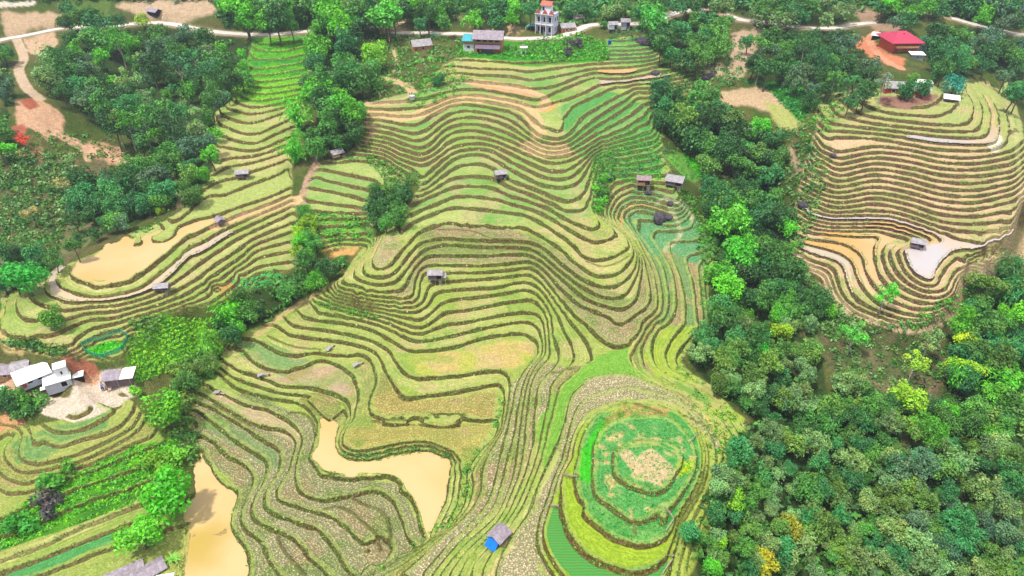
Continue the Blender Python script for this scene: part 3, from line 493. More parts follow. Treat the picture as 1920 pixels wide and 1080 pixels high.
paint(region("700,790 925,1110 1010,1110 990,860 1050,720 1110,690 1060,860 960,1010 850,1110") & (np.floor(L) == 18), (150, 178, 60), (120, 140, 50), .2)
_pn = fnoise(GX*0.2, GY*0.2, 91, 3); _pm = fnoise(GX*0.16, GY*0.3, 93, 3)
for _t in (0, 1, 3): paint(region(T_ALL[_t]) & (_pn > .6), (206, 178, 140), None, None, w=.45); paint(region(T_ALL[_t]) & (_pm > .62), (128, 172, 70), None, None, w=.45)
# green saddle and knoll
paint("1110,672 1150,655 1190,642 1186,680 1240,725 1150,703 1090,720 1062,760 1062,860 1030,920 1000,800 1045,730", (130, 184, 72), None, .25)
paint("1062,860 1045,880 1005,990 955,1010 930,1090 1040,1090 1015,1020 1040,930", STONE, (120, 116, 60), 1.)
paint("1058,830 1064,862 1046,915 1026,965 1018,1020 1046,1090 1070,1090 1038,1030 1040,960 1060,900 1068,860", None, (206, 132, 74))
paint((L > 20) & (L < 22) & region("1055,870 1060,690 1180,695 1350,780 1345,870 1290,760 1170,740 1080,800"), STONE, (110, 120, 50), 1.)
paint("1070,860 1085,800 1170,754 1270,768 1325,830 1322,900 1262,1030 1256,1090 1040,1090 1012,1020 1030,950", (156, 186, 54), (108, 90, 46), .12)
paint((L > 24) & (L < 27) & region("1060,900 1090,780 1240,755 1320,820 1310,920 1250,1030 1150,1020"), mixc(col(72, 160, 74), col(126, 186, 100), np.clip(N3*2-.5, 0, 1)), (122, 112, 64), .3)
paint((L > 25) & (L < 27) & region("1100,800 1300,780 1310,920 1190,1000 1100,950"), mixc(mixc(col(80, 164, 84), col(122, 184, 104), N3), col(206, 190, 130), np.clip(N3*5-2.9+np.where(GB < 850, .5, 0), 0, 1)), None, .3)
paint("1083,900 1088,850 1115,800 1135,780 1140,800 1112,850 1108,905", (70, 196, 40), None, .1)
paint("1270,870 1300,860 1302,885 1272,892", (170, 200, 40))
paint("1160,850 1180,842 1195,860 1220,840 1250,862 1275,890 1240,915 1215,905 1180,880", (228, 196, 158), w=.85)
paint("1035,950 1050,950 1060,990 1085,1030 1150,1075 1258,1050 1240,1090 1080,1090 1040,1050 1025,1000", mixc(col(24, 128, 44), col(100, 170, 66), np.zeros(L.shape)), None, 0, 1.)
paint("1262,708 1330,742 1336,756 1325,760 1262,720", (214, 190, 90), None, 0, .8)
paint("1170,758 1260,765 1255,782 1190,775 1150,785 1130,800 1128,785", mixc(col(120, 156, 60), col(196, 168, 104), np.clip(N3*3-1, 0, 1)))
paint("1306,800 1330,780 1350,800 1400,810 1400,860 1345,960 1290,1090 1262,1090 1270,985 1312,900 1322,850", (168, 182, 82), (146, 160, 76), .1)
paint("1545,600 1760,605 1775,700 1740,770 1640,770 1580,730", mixc(col(150, 124, 106), col(112, 118, 72), np.clip(N3*3-1.2, 0, 1)))
paint("-270,-150 2190,-150 2190,0 1600,30 1300,12 1200,32 1000,40 960,20 640,48 430,48 410,-10 250,-10 200,40 130,45 120,12 0,5", mixc(col(70, 104, 46), col(104, 126, 62), N2))
paint("1850,425 1935,425 1930,505 1850,500", (214, 190, 150), (170, 150, 110))
paint((L > 20) & (L < 22) & region("1100,690 1350,780 1350,860 1290,760 1170,745 1085,800 1066,870 1045,920 1020,985 1018,1030 1040,1090 900,1095 950,1010 1000,920 1045,815"), STONE, None, 1.)
# bowl
paint("1150,400 1195,345 1280,375 1300,400 1345,460 1320,500 1290,490 1260,470 1220,480 1190,440", mixc(col(98, 172, 116), col(134, 184, 130), N3), (100, 104, 62), .5)
paint("1152,400 1170,382 1190,376 1240,383 1268,392 1262,400 1200,388 1172,400 1165,430", (214, 164, 112), None, .2)
paint("1110,300 1180,240 1235,235 1240,330 1190,345 1140,330", mixc(col(50, 146, 66), col(104, 180, 80), np.clip(N3*2-.5, 0, 1)), (84, 120, 50), .2)
paint("1050,200 1130,165 1215,200 1240,190 1230,290 1100,300 1070,290", mixc(col(84, 168, 82), col(134, 186, 110), np.clip(hashi(TID, 4), 0, 1)), None, .3)
paint("1240,290 1290,285 1320,330 1300,345 1270,320", (126, 192, 80)); paint("1283,292 1300,292 1330,330 1310,335", (84, 196, 24))
paint("1135,75 1230,68 1230,118 1140,120", (108, 178, 88), (96, 108, 76), .2)
paint("870,75 1135,80 1140,115 1000,125 860,105", mixc(col(70, 166, 40), col(100, 150, 60), np.clip(N2*3-1, 0, 1)))
# bare earth
for s, c in [("0,20 40,25 95,20 125,28 100,48 50,55 20,65 5,62", (206, 178, 150)), ("260,0 410,0 405,25 340,35 270,30 210,10", (212, 184, 158)), ("45,75 105,62 108,85 95,100 70,105 50,98", (220, 186, 158)),
 ("30,190 75,185 120,215 122,255 90,270 60,240 30,235", (222, 178, 148)), ("35,190 60,183 78,200 55,205", (184, 106, 84)), ("30,285 80,275 85,310 60,305", (222, 160, 130)), ("148,262 225,275 242,305 205,310 165,290", (220, 170, 142)),
 ("20,235 50,230 45,265 25,262", (190, 110, 92)), ("1350,170 1440,160 1500,215 1490,250 1460,215 1400,200 1350,200", (214, 184, 152)), ("1430,185 1500,215 1498,250 1455,235", (188, 192, 116)),
 ("1370,60 1430,55 1420,90 1395,140 1365,140 1372,100", (206, 176, 154)), ("1540,0 1600,0 1590,25 1545,20", (204, 176, 160)), ("1300,110 1400,125 1395,150 1340,145", (200, 180, 150)),
 ("850,30 960,45 985,60 960,62 880,50", (208, 178, 140)), ("140,700 240,690 260,735 200,775 140,790 80,780 60,740 130,750", (232, 214, 200)), ("150,690 190,700 180,720 140,715", (220, 170, 140)), ("0,690 40,690 60,740 20,775 0,770", (226, 186, 160)),
 ("0,780 30,772 50,790 20,812 -10,815", (222, 166, 120)), ("110,660 180,678 188,702 140,705 120,680", (186, 118, 96)), ("1605,65 1640,75 1662,98 1700,112 1690,130 1640,112 1605,88", (226, 144, 110)), ("1560,-10 1690,40 1690,60 1640,60 1600,20", (180, 150, 128)),
 ("1650,180 1760,178 1765,195 1700,205 1650,198", (168, 124, 112)), ("1560,660 1700,650 1720,780 1640,760 1570,700", mixc(col(146, 126, 104), col(104, 116, 70), np.clip(N3*3-1, 0, 1))),
 ("400,545 460,515 500,520 440,545 415,555", (216, 158, 96)), ("605,465 675,462 665,480 610,482", (222, 176, 112)), ("690,30 770,30 740,55 700,60", (214, 186, 154)), ("960,268 1050,265 1085,290 1010,295", (226, 186, 146)),
 ("680,205 770,215 850,180 940,190 930,196 860,184 800,215 760,228 700,222", (218, 182, 138)), ("880,145 1000,165 1030,185 960,178 880,160", (226, 178, 136)), ("1010,192 1045,190 1040,205 1015,212 1005,205", (222, 180, 110))]:
    paint(s, c, None, .3)
# bright young rice, vegetables, gardens
paint("475,70 580,70 580,190 520,200 440,190 455,150", mixc(col(96, 178, 36), col(60, 150, 56), np.clip(N2*3-1.1, 0, 1)), (90, 130, 50), .1)
paint("440,155 580,140 578,190 500,195 430,190", mixc(col(140, 206, 40), col(104, 186, 50), N2), None)
paint("240,640 300,590 385,600 390,650 300,700 250,720 235,700", mixc(col(128, 196, 40), col(84, 150, 50), np.clip(N2*2.6-.8, 0, 1)), (90, 120, 40))
paint("-20,1000 60,930 250,835 330,820 345,900 250,950 100,1000 -20,1040", mixc(col(104, 178, 36), col(70, 130, 44), np.clip(N2*2.8-.8, 0, 1)), (84, 100, 44))
paint("-20,1090 60,1055 240,985 240,1000 60,1085", (92, 170, 96), None, .3)
paint("158,655 200,640 238,640 232,652 190,668 165,664", (66, 186, 22))
paint("430,525 520,505 535,530 450,545", (84, 176, 92)); paint("600,410 700,405 700,460 640,462 600,440", mixc(col(96, 176, 50), col(140, 180, 90), N2))
paint("20,830 100,800 205,775 200,800 110,842 60,870 30,868", mixc(col(110, 168, 92), col(150, 176, 110), N2), None, .4)
paint("-20,880 20,830 30,870 110,875 220,835 270,800 285,790 290,815 150,880 50,908 -20,925", mixc(col(204, 186, 134), col(180, 186, 104), np.clip(hashi(TID, 3), 0, 1)), None, .7)
paint("1360,140 1400,150 1500,160 1530,200 1500,230 1440,165", (64, 148, 50))
paint("0,290 200,300 230,400 150,470 100,520 0,560", mixc(col(112, 124, 76), col(146, 120, 100), np.clip(N3*2.4-.9, 0, 1)))
paint("1500,470 1560,560 1680,620 1760,615 1760,700 1560,700 1500,620", mixc(col(122, 116, 84), col(86, 106, 56), np.clip(N3*3-1, 0, 1)))
paint("240,440 340,400 400,320 460,330 540,330 540,360 400,415 280,455", (176, 190, 112), None, .1)
# ------ footpaths and tracks (beaten earth)
PATHS = [("684,213 720,216 760,220 800,209 850,189 900,185 950,190 985,204 1003,225 1012,250", 3.6, (226, 188, 146)), ("985,275 1020,285 1060,282", 3.0, (228, 190, 150)), ("880,152 940,160 1000,172 1025,190 1012,205", 2.4, (226, 184, 146)), ("110,252 150,272 200,290 240,300", 3.0, (224, 178, 150)),("30,70 45,110 35,130 50,165 75,185", 2.6, (214, 186, 164)), ("120,250 150,275 165,300", 1.4, (206, 170, 140)), ("322,312 328,345 337,370 335,385", 1.0, (206, 186, 140)),
 ("0,10 30,8 60,5", 2.4, (226, 214, 206)), ("565,395 572,350 592,310 600,285", 1.6, (190, 156, 136)), ("720,145 750,155 772,170 768,185 735,192 690,195", 2.4, (214, 182, 144)), ("720,55 730,75 745,120 725,145", 1.2, (208, 180, 142)),
 ("640,520 690,485 705,460 720,440 735,425", 1.2, (198, 178, 120)), ("480,630 530,590 560,570 600,545 640,520 680,490", 1.5, (196, 176, 124)), ("690,425 705,415 700,400 670,395", 1.2, (190, 166, 130)),
 ("1480,335 1500,320 1490,300 1480,280", 1., (200, 168, 144)), ("1485,470 1520,500 1548,520 1555,545 1580,575 1620,595 1680,612 1740,608 1790,580 1800,545 1803,515 1850,495 1885,488 1888,460 1905,415 1918,350", 1.3, (222, 192, 160)),
 ("1188,640 1182,665 1200,700 1262,735 1320,780 1355,820 1362,860 1345,920", .6, (196, 186, 112)), ("1045,850 1020,905 985,960 920,1020 880,1075", .55, (190, 192, 120)), ("920,1080 935,1050 960,1025", .6, (200, 188, 130)),
 ("1245,470 1275,440 1262,400 1250,370", 1., (190, 186, 150)), ("1800,540 1810,520 1870,510", 1.2, (206, 178, 150)), ("0,620 12,650 40,660", 1.1, (212, 186, 134)), ("-10,600 20,570 60,545", 1.3, (190, 186, 110)),
 ("-20,1060 75,1022 165,985 250,945", 1.1, (196, 196, 124)), ("1640,60 1630,75 1650,105 1690,130", 2.2, (224, 160, 130)), ("1760,100 1800,92 1850,100 1880,85 1920,80", 1.6, (206, 172, 150)), ("1230,385 1250,370 1290,395 1300,420", .8, (196, 190, 160)),
 ("345,1080 352,1020 368,960 378,920 372,870", 1., (186, 182, 104)), ("690,230 700,245 688,262", 1.6, (206, 172, 140)), ("1862,240 1872,262 1862,278", 2.4, (236, 226, 214)), ("1885,150 1890,200 1905,260 1912,330", 1.2, (190, 190, 130)),
 ("1845,178 1862,205 1858,240", 1.6, (212, 184, 140)), ("655,785 640,800 630,830 640,850", .5, (186, 186, 110)), ("130,500 118,528 150,547 210,550 262,535 320,495 352,465 410,428", .7, (166, 180, 92)), ("405,425 440,410 560,375", 2.6, (226, 188, 146))]
for pts_, w_, c_ in PATHS:
    D, _, _ = line_dist(pts_)
    s = np.clip((w_/2+.25+0.3*(N3-.5)-D)/0.35, 0, 1)
    TREAD = mixc(TREAD, col(*c_), s*.92); BANK = mixc(BANK, col(*c_), s*.5); STUB = STUB*(1-s); ROWS = ROWS*(1-s)
# ------ heights
FR = L-np.round(L); TD = FR*IG
CELL = np.hypot(np.gradient(GX, axis=1), 0); CELLY = np.abs(np.gradient(GY, axis=0))
BWF = 1+.5*blur(region("680,180 1400,60 1400,340 1190,440 1130,400 1000,425 860,418 760,440 690,450 640,330").astype(float), 2)+.4*blur(region(T_ALL[3]).astype(float), 2)
BWF = BWF*(1-.4*blur(region("1075,780 1240,745 1325,800 1320,920 1262,1030 1150,1035 1075,940").astype(float), 2))
WB = np.clip(BWF*np.minimum((0.15+0.24*np.maximum(CELL, CELLY*0.5))*(.5+1.1*np.clip((fnoise(GX*.45, GY*.45, 61, 2)-.25)*2, 0, 1)), 0.185*IG), 0.05, 0.7)
def sstep(t): t = np.clip(t, 0, 1); return t*t*(3-2*t)
ZT = zl(np.round(L)-.5)+(zl(np.round(L)+.5)-zl(np.round(L)-.5))*sstep((TD+WB)/(2*WB))
LIP = np.exp(-((TD-WB-0.12)/0.22)**2)*(IG > 1.2)
STEEP = blur(1-sstep((IG-0.3)/0.25), 1)
ZT = ZT*(1-STEEP)+zl(L)*STEEP
ZT = ZT+0.14*LIP*(1-STEEP)+0.06*(N3-0.5)
Z = ZT*TM+(zl(L)+0.9*(N2-0.5)+0.3*(N3-.5))*(1-TM)
# short extra bunds inside the fields
EXTRA = ["542,777 567,776 585,790 590,812", "502,632 530,645 562,654 600,657", "660,935 687,950 717,962 730,990 732,1022", "610,957 632,952 655,960 680,982 705,1005 712,1032", "520,1007 530,1030 550,1055 572,1080",
 "820,430 880,432 920,448 960,452", "1170,758 1200,762 1240,775", "1500,620 1502,630", "400,760 430,775 470,800", "700,790 760,792", "1275,778 1330,802", "1030,702 1075,692", "1190,983 1190,1005",
 "1100,490 1130,500 1160,492 1178,482", "1083,897 1058,893", "1046,951 1035,951"]
XB = np.zeros(L.shape)
for e in EXTRA:
    D, _, _ = line_dist(e); XB = np.maximum(XB, np.clip((0.35-D)/0.2, 0, 1)); Z = Z+0.25*np.exp(-(D/0.4)**2)
# roads
PONDZ = np.zeros(L.shape)
ROADS = [("-60,92 0,75 40,68 110,54 160,50 210,50 245,45 290,42 330,46 372,55 430,62 490,65 560,60 620,55 700,52 740,60 810,62 870,63 915,68 960,72 1040,70 1065,64 1090,53 1112,46 1180,45 1225,40 1260,26 1290,20 1322,16", 3.2),
 ("1360,26 1385,36 1440,43 1500,50 1560,53 1600,46 1644,42", 3.0), ("1690,18 1720,22 1750,25", 2.6), ("1784,33 1830,46 1870,56 1935,68", 3.2), ("720,53 745,46 768,33", 2.6)]
ROADPTS = []
for pts_, w_ in ROADS:
    D, ZL, pt = line_dist(pts_, n_each=8.0); ROADPTS.append((pt, w_))
    s = sstep((w_/2+3.2-D)/2.6); Z = Z*(1-s)+(ZL-0.15)*s; TM = TM*(1-s)
    TREAD = mixc(TREAD, col(206, 178, 150), np.clip((w_/2+1.4-D)/0.8, 0, 1)*.8)
# ponds: (outline, terrace, water tint)
PONDS = [("560,780 600,765 660,820 850,830 880,870 860,960 800,1030 780,960 700,915 600,915 570,860", 6, 'murky'), ("330,850 400,850 480,950 490,1110 320,1110 350,1000", -1, 'gold'),
 ("110,480 200,430 250,450 400,395 430,415 300,520 150,560", 26, 'murky'), ("90,500 130,500 260,540 330,480 420,425 440,440 350,500 260,570 100,570", 24, 'pale'),
 ("1510,385 1900,430 1900,490 1740,540 1680,480 1760,440 1500,410", 23, 'silver'),
 ("1640,410 1760,435 1755,460 1700,470 1630,425", 22, 'amber'), ("1628,415 1700,430 1720,470 1650,470 1620,430", 21, 'amber'), ("1520,420 1680,430 1680,470 1640,480 1650,560 1600,470", 19, 'amber'), ("1490,425 1640,445 1645,540 1590,460", 18, 'amber'),
 ("1480,430 1600,460 1640,560 1590,500 1500,455", 17, 'amber'), ("1480,450 1590,480 1600,560 1500,480", 16, 'pale'),
 ("1700,255 1878,235 1890,260 1880,285 1700,275", 38, 'silver'), ("1120,130 1195,118 1190,150 1130,155", 43, 'amber'), ("1125,150 1210,130 1260,140 1190,170 1130,170", 41, 'pale'), ("1180,160 1260,150 1240,165 1190,178", 40, 'pale')]
WATERM = []
for px_, lev_, kind_ in PONDS:
    rr = region(px_, 0.2); m = rr & (np.floor(L) == lev_)
    if lev_ in (6, -1, 26):
        lipm = blur((rr & (np.round(L) == lev_)).astype(float), 1); Z = Z+lipm*0.16*np.exp(-((TD-WB-.2)/.3)**2)
        m = m & ((np.round(L) == lev_+1) | (TD > WB+.3)); m = m & (blur(m.astype(float), 2) > .5)
    s = blur((m & (np.abs(TD) > WB+0.35)).astype(float), 1)
    Z = Z-0.22*s
    TREAD = mixc(TREAD, col(176, 150, 100), s); STUB = STUB*(1-s)
    WATERM.append((m & ((TD > WB*.4) | (TD < -WB*.4)), float(zl(lev_+0.5)), kind_))
# ---------------------------------------------------------------- terrain object and its material
def nodes_of(m):
    m.use_nodes = True; nt = m.node_tree; nt.nodes.clear(); return nt
class NT:
    def __init__(s, nt): s.nt = nt
    def n(s, t, **kw):
        x = s.nt.nodes.new(t)
        for k, v in kw.items():
            if k.startswith('i_'):
                key = k[2:]; key = int(key) if key.isdigit() else key.replace('_', ' ')
                x.inputs[key].default_value = v
            else: setattr(x, k, v)
        return x
    def l(s, a, b): s.nt.links.new(a, b)
    def math(s, op, a, b=None, c=None):
        x = s.nt.nodes.new('ShaderNodeMath'); x.operation = op
        for i, v in enumerate((a, b, c)):
            if v is None: continue
            if isinstance(v, (int, float)): x.inputs[i].default_value = v
            else: s.l(v, x.inputs[i])
        return x.outputs[0]
    def ss(s, v, a, b):
        x = s.nt.nodes.new('ShaderNodeMapRange'); x.interpolation_type = 'SMOOTHSTEP'
        for i, q in zip((0, 1, 2), (v, a, b)):
            if isinstance(q, (int, float)): x.inputs[i].default_value = q
            else: s.l(q, x.inputs[i])
        return x.outputs[0]
    def mix(s, f, a, b, blend='MIX'):
        x = s.nt.nodes.new('ShaderNodeMix'); x.data_type = 'RGBA'; x.blend_type = blend
        for i, v in zip((0, 6, 7), (f, a, b)):
            if isinstance(v, (int, float)): x.inputs[i].default_value = v
            elif isinstance(v, (tuple, list, np.ndarray)): x.inputs[i].default_value = tuple(v)[:3]+(1,)
            else: s.l(v, x.inputs[i])
        return x.outputs[2]
    def attr(s, name): return s.n('ShaderNodeAttribute', attribute_name=name)
def ground_material():
    m = bpy.data.materials.new('terraced_ground'); nt = nodes_of(m); N = NT(nt)
    co = N.n('ShaderNodeTexCoord').outputs['Object']
    Lv = N.attr('level').outputs['Fac']; ig = N.attr('spread').outputs['Fac']; wb = N.attr('halfbank').outputs['Fac']
    tm = N.attr('terraced').outputs['Fac']; st = N.attr('stubble').outputs['Fac']; rw = N.attr('rows').outputs['Fac']; xb = N.attr('bund').outputs['Fac']
    tread = N.attr('tread').outputs['Color']; bank = N.attr('bankcol').outputs['Color']
    n1 = N.n('ShaderNodeTexNoise', i_Scale=1.1, i_Detail=4.0, i_Roughness=.6); N.l(co, n1.inputs['Vector'])
    n2 = N.n('ShaderNodeTexNoise', i_Scale=5.0, i_Detail=3.0, i_Roughness=.7); N.l(co, n2.inputs['Vector'])
    vo = N.n('ShaderNodeTexVoronoi', i_Scale=3.2); N.l(co, vo.inputs['Vector'])
    vo2 = N.n('ShaderNodeTexVoronoi', i_Scale=1.7); N.l(co, vo2.inputs['Vector'])
    fr = N.math('SUBTRACT', Lv, N.math('ROUND', Lv)); t = N.math('MULTIPLY', fr, ig)
    t = N.math('ADD', t, N.math('MULTIPLY', N.math('SUBTRACT', n2.outputs[0], .5), .13))
    at = N.math('ABSOLUTE', t)
    bm = N.math('SUBTRACT', 1, N.ss(at, N.math('MULTIPLY', wb, .8), N.math('ADD', wb, .05)))
    bm = N.math('MULTIPLY', bm, tm)
    bm = N.math('MAXIMUM', bm, N.math('MULTIPLY', N.attr('steep').outputs['Fac'], tm))
    bm = N.math('MAXIMUM', bm, N.math('MULTIPLY', xb, .8))
    # stubble and clods
    c = tread
    k = N.ss(vo.outputs['Distance'], .12, .5)
    clod = N.mix(k, (1.34, 1.3, 1.22), (.42, .42, .38))
    c = N.mix(N.math('MULTIPLY', st, .85), c, N.mix(1, c, clod, 'MULTIPLY'))
    n3 = N.n('ShaderNodeTexNoise', i_Scale=2.4, i_Detail=2.0, i_Roughness=.8); N.l(co, n3.inputs['Vector'])
    c = N.mix(1, c, N.mix(N.ss(n2.outputs[0], .32, .68), (.76, .79, .72), (1.2, 1.17, 1.2)), 'MULTIPLY')
    c = N.mix(1, c, N.mix(N.ss(n3.outputs[0], .34, .66), (.84, .9, .76), (1.13, 1.08, 1.16)), 'MULTIPLY')
    c = N.mix(1, c, N.mix(N.ss(n1.outputs[0], .3, .7), (.86, .9, .84), (1.12, 1.08, 1.1)), 'MULTIPLY')
    # lines of cut stubble that run along each terrace
    wl = N.math('MULTIPLY', N.math('SINE', N.math('MULTIPLY', t, 11.5)), N.math('SUBTRACT', 1, rw))
    c = N.mix(1, c, N.mix(N.math('ADD', .5, N.math('MULTIPLY', N.math('MULTIPLY', wl, tm), .5)), (.88, .88, .86), (1.1, 1.1, 1.08)), 'MULTIPLY')
    # planted rows
    wv = N.n('ShaderNodeTexWave', i_Scale=.8, i_Distortion=2.6); wv.bands_direction = 'Y'; N.l(co, wv.inputs['Vector'])
    c = N.mix(rw, c, N.mix(N.ss(wv.outputs[0], .35, .7), (.04, .30, .05), (.10, .17, .04)))
    # grassy lip on top of each bank and weeds at its foot
    lip = N.math('MULTIPLY', N.math('SUBTRACT', 1, N.ss(N.math('ABSOLUTE', N.math('SUBTRACT', t, N.math('ADD', wb, .3))), .08, .42)), tm)
    lipc = N.mix(n1.outputs[0], srgb(128, 160, 62), srgb(190, 198, 112))
    c = N.mix(N.math('MULTIPLY', lip, N.math('MULTIPLY', N.ss(n1.outputs[0], .25, .6), .85)), c, lipc)
    # bank: earth and weeds, darker in random patches, greener towards the top
    bc = N.mix(N.ss(n2.outputs[0], .35, .7), N.mix(1, bank, (.62, .62, .58), 'MULTIPLY'), N.mix(1, bank, (1.2, 1.15, 1.1), 'MULTIPLY'))
    bc = N.mix(N.math('MULTIPLY', N.ss(n1.outputs[0], .48, .66), .75), bc, srgb(92, 124, 42))
    bc = N.mix(N.math('MULTIPLY', N.ss(n3.outputs[0], .52, .62), .5), bc, srgb(172, 138, 100))
    bc = N.mix(N.math('MULTIPLY', N.ss(t, 0., .3), .35), bc, srgb(96, 118, 48))
    vo3 = N.n('ShaderNodeTexVoronoi', i_Scale=.5); N.l(co, vo3.inputs['Vector'])
    bc = N.mix(N.math('SUBTRACT', 1, N.ss(vo3.outputs['Distance'], .05, .11)), bc, srgb(206, 198, 150))
    c = N.mix(bm, c, bc)
    b = N.n('ShaderNodeBsdfPrincipled', i_Roughness=.95); b.inputs['Specular IOR Level'].default_value = .1
    N.l(c, b.inputs['Base Color'])
    hgt = N.math('ADD', N.math('MULTIPLY', n2.outputs[0], .6), N.math('MULTIPLY', N.math('MULTIPLY', N.math('SUBTRACT', .6, vo.outputs['Distance']), st), 1.2))
    hgt = N.math('ADD', hgt, N.math('MULTIPLY', N.math('MULTIPLY', vo2.outputs['Distance'], bm), 1.2))
    bp = N.n('ShaderNodeBump', i_Strength=.8, i_Distance=.25); N.l(hgt, bp.inputs['Height']); N.l(bp.outputs[0], b.inputs['Normal'])
    o = N.n('ShaderNodeOutputMaterial'); N.l(b.outputs[0], o.inputs[0])
    return m
def grid_mesh(name, X, Y, Zz):
    r, c = X.shape; me = bpy.data.meshes.new(name)
    co = np.stack([X, Y, Zz], -1).reshape(-1, 3).astype(np.float32)
    i = np.arange((r-1)*(c-1)); y = i//(c-1); x = i % (c-1); a = y*c+x
    q = np.stack([a, a+c, a+c+1, a+1], -1).astype(np.int32)   # image rows run towards the viewer
    me.vertices.add(len(co)); me.vertices.foreach_set('co', co.ravel())
    me.loops.add(q.size); me.loops.foreach_set('vertex_index', q.ravel())
    me.polygons.add(len(q)); me.polygons.foreach_set('loop_start', np.arange(0, q.size, 4, dtype=np.int32)); me.polygons.foreach_set('loop_total', np.full(len(q), 4, np.int32))
    me.update(); me.shade_smooth()
    return me
def link(name, me, parent=None):
    o = bpy.data.objects.new(name, me); SC.collection.objects.link(o); o.parent = parent; return o
def build_terrain():
    me = grid_mesh('ground', GX, GY, Z)
    for nm, F in (('level', L), ('spread', IG), ('halfbank', WB), ('terraced', TM), ('stubble', STUB), ('rows', ROWS), ('bund', XB), ('steep', STEEP)):
        me.attributes.new(nm, 'FLOAT', 'POINT').data.foreach_set('value', F.ravel().astype(np.float32))
    for nm, F in (('tread', TREAD), ('bankcol', BANK)):
        a = np.concatenate([F, np.ones(F.shape[:2]+(1,))], -1).astype(np.float32)
        me.attributes.new(nm, 'FLOAT_COLOR', 'POINT').data.foreach_set('color', a.ravel())
    o = link('ground', me); me.materials.append(ground_material()); o['kind'] = 'structure'
    return o
GROUND = build_terrain()
def water_mat(name, c1, c2, rough=.12):
    m = bpy.data.materials.new(name); nt = nodes_of(m); N = NT(nt)
    co = N.n('ShaderNodeTexCoord').outputs['Object']
    n = N.n('ShaderNodeTexNoise', i_Scale=.07, i_Detail=3.0); N.l(co, n.inputs['Vector'])
    b = N.n('ShaderNodeBsdfPrincipled', i_Roughness=rough)
    N.l(N.mix(N.ss(n.outputs[0], .35, .68), c1, c2), b.inputs['Base Color'])
    w = N.n('ShaderNodeTexNoise', i_Scale=1.2, i_Detail=2.0); N.l(co, w.inputs['Vector'])
    bp = N.n('ShaderNodeBump', i_Strength=.06, i_Distance=.05); N.l(w.outputs[0], bp.inputs['Height']); N.l(bp.outputs[0], b.inputs['Normal'])
    o = N.n('ShaderNodeOutputMaterial'); N.l(b.outputs[0], o.inputs[0]); return m
WM = {'gold': None, 'murky': water_mat('murky_water', srgb(236, 204, 144, .64), srgb(228, 192, 122, .64)), 'pale': water_mat('pale_water', srgb(222, 206, 182, .6), srgb(236, 210, 170, .6)),
      'amber': water_mat('amber_water', srgb(232, 186, 112, .62), srgb(238, 204, 150, .62)), 'silver': water_mat('silver_water', srgb(216, 208, 206, .64), srgb(230, 202, 164, .62), .1)}
def gold_mat():
    m = water_mat('golden_water', srgb(238, 206, 146, .62), srgb(232, 198, 132, .62)); nt = m.node_tree; N = NT(nt); co = N.n('ShaderNodeTexCoord').outputs['Object']
    x, y, z = land([400], [1022]); d = N.n('ShaderNodeVectorMath'); d.operation = 'DISTANCE'; N.l(co, d.inputs[0]); d.inputs[1].default_value = (float(x[0])-1.5, float(y[0]), float(z[0]))
    nz = N.n('ShaderNodeTexNoise', i_Scale=.25, i_Detail=3.0); N.l(co, nz.inputs['Vector'])
    r = N.math('ADD', d.outputs['Value'], N.math('MULTIPLY', nz.outputs[0], 5.))
    b = [n for n in nt.nodes if n.type == 'BSDF_PRINCIPLED'][0]; src = b.inputs['Base Color'].links[0].from_socket
    N.l(N.mix(N.math('ADD', .25, N.math('MULTIPLY', .75, N.ss(r, 3.5, 9.))), srgb(204, 176, 70, .6), src), b.inputs['Base Color']); return m
WM['gold'] = gold_mat()
def build_water():
    for m, z, kind in WATERM:
        q = m[:-1, :-1] | m[1:, :-1] | m[:-1, 1:] | m[1:, 1:]
        i, j = np.nonzero(q)
        if len(i) < 4: continue
        ids = np.stack([i*NC+j, (i+1)*NC+j, (i+1)*NC+j+1, i*NC+j+1], -1)
        u, inv = np.unique(ids, return_inverse=True); inv = inv.reshape(-1, 4)
        me = bpy.data.meshes.new('pond')
        me.from_pydata([(x, y, z+.06) for x, y in zip(GX.ravel()[u].tolist(), GY.ravel()[u].tolist())], [], inv.tolist())
        me.materials.append(WM[kind]); me.shade_smooth()
        o = link('pond_water', me); o['kind'] = 'structure'
build_water()
# outer land below and beyond, so that the ground reaches the horizon
def build_far():
    a = np.r_[np.linspace(-1500, 1500, 61)]; b = np.linspace(-900, 2100, 61)
    X, Y = np.meshgrid(a, b[::-1])
    inside = (np.abs(X) < 420) & (Y > 20) & (Y < 420)
    H = -30+90*np.clip((Y-330)/900, 0, 1)+40*fnoise(X*.004, Y*.004, 5, 3)-20
    H = np.where((Y < 460) & (Y > -50) & (np.abs(X) < 500), -32, H)
    me = grid_mesh('hills', X, Y, H); o = link('far_hills', me); o['kind'] = 'structure'
    m = bpy.data.materials.new('far_green'); nt = nodes_of(m); N = NT(nt); co = N.n('ShaderNodeTexCoord').outputs['Object']
    n = N.n('ShaderNodeTexNoise', i_Scale=.05, i_Detail=6.0); N.l(co, n.inputs['Vector'])
    b_ = N.n('ShaderNodeBsdfPrincipled', i_Roughness=1.0); N.l(N.mix(n.outputs[0], srgb(40, 80, 40), srgb(110, 140, 70)), b_.inputs['Base Color'])
    N.l(b_.outputs[0], N.n('ShaderNodeOutputMaterial').inputs[0]); me.materials.append(m)
build_far()
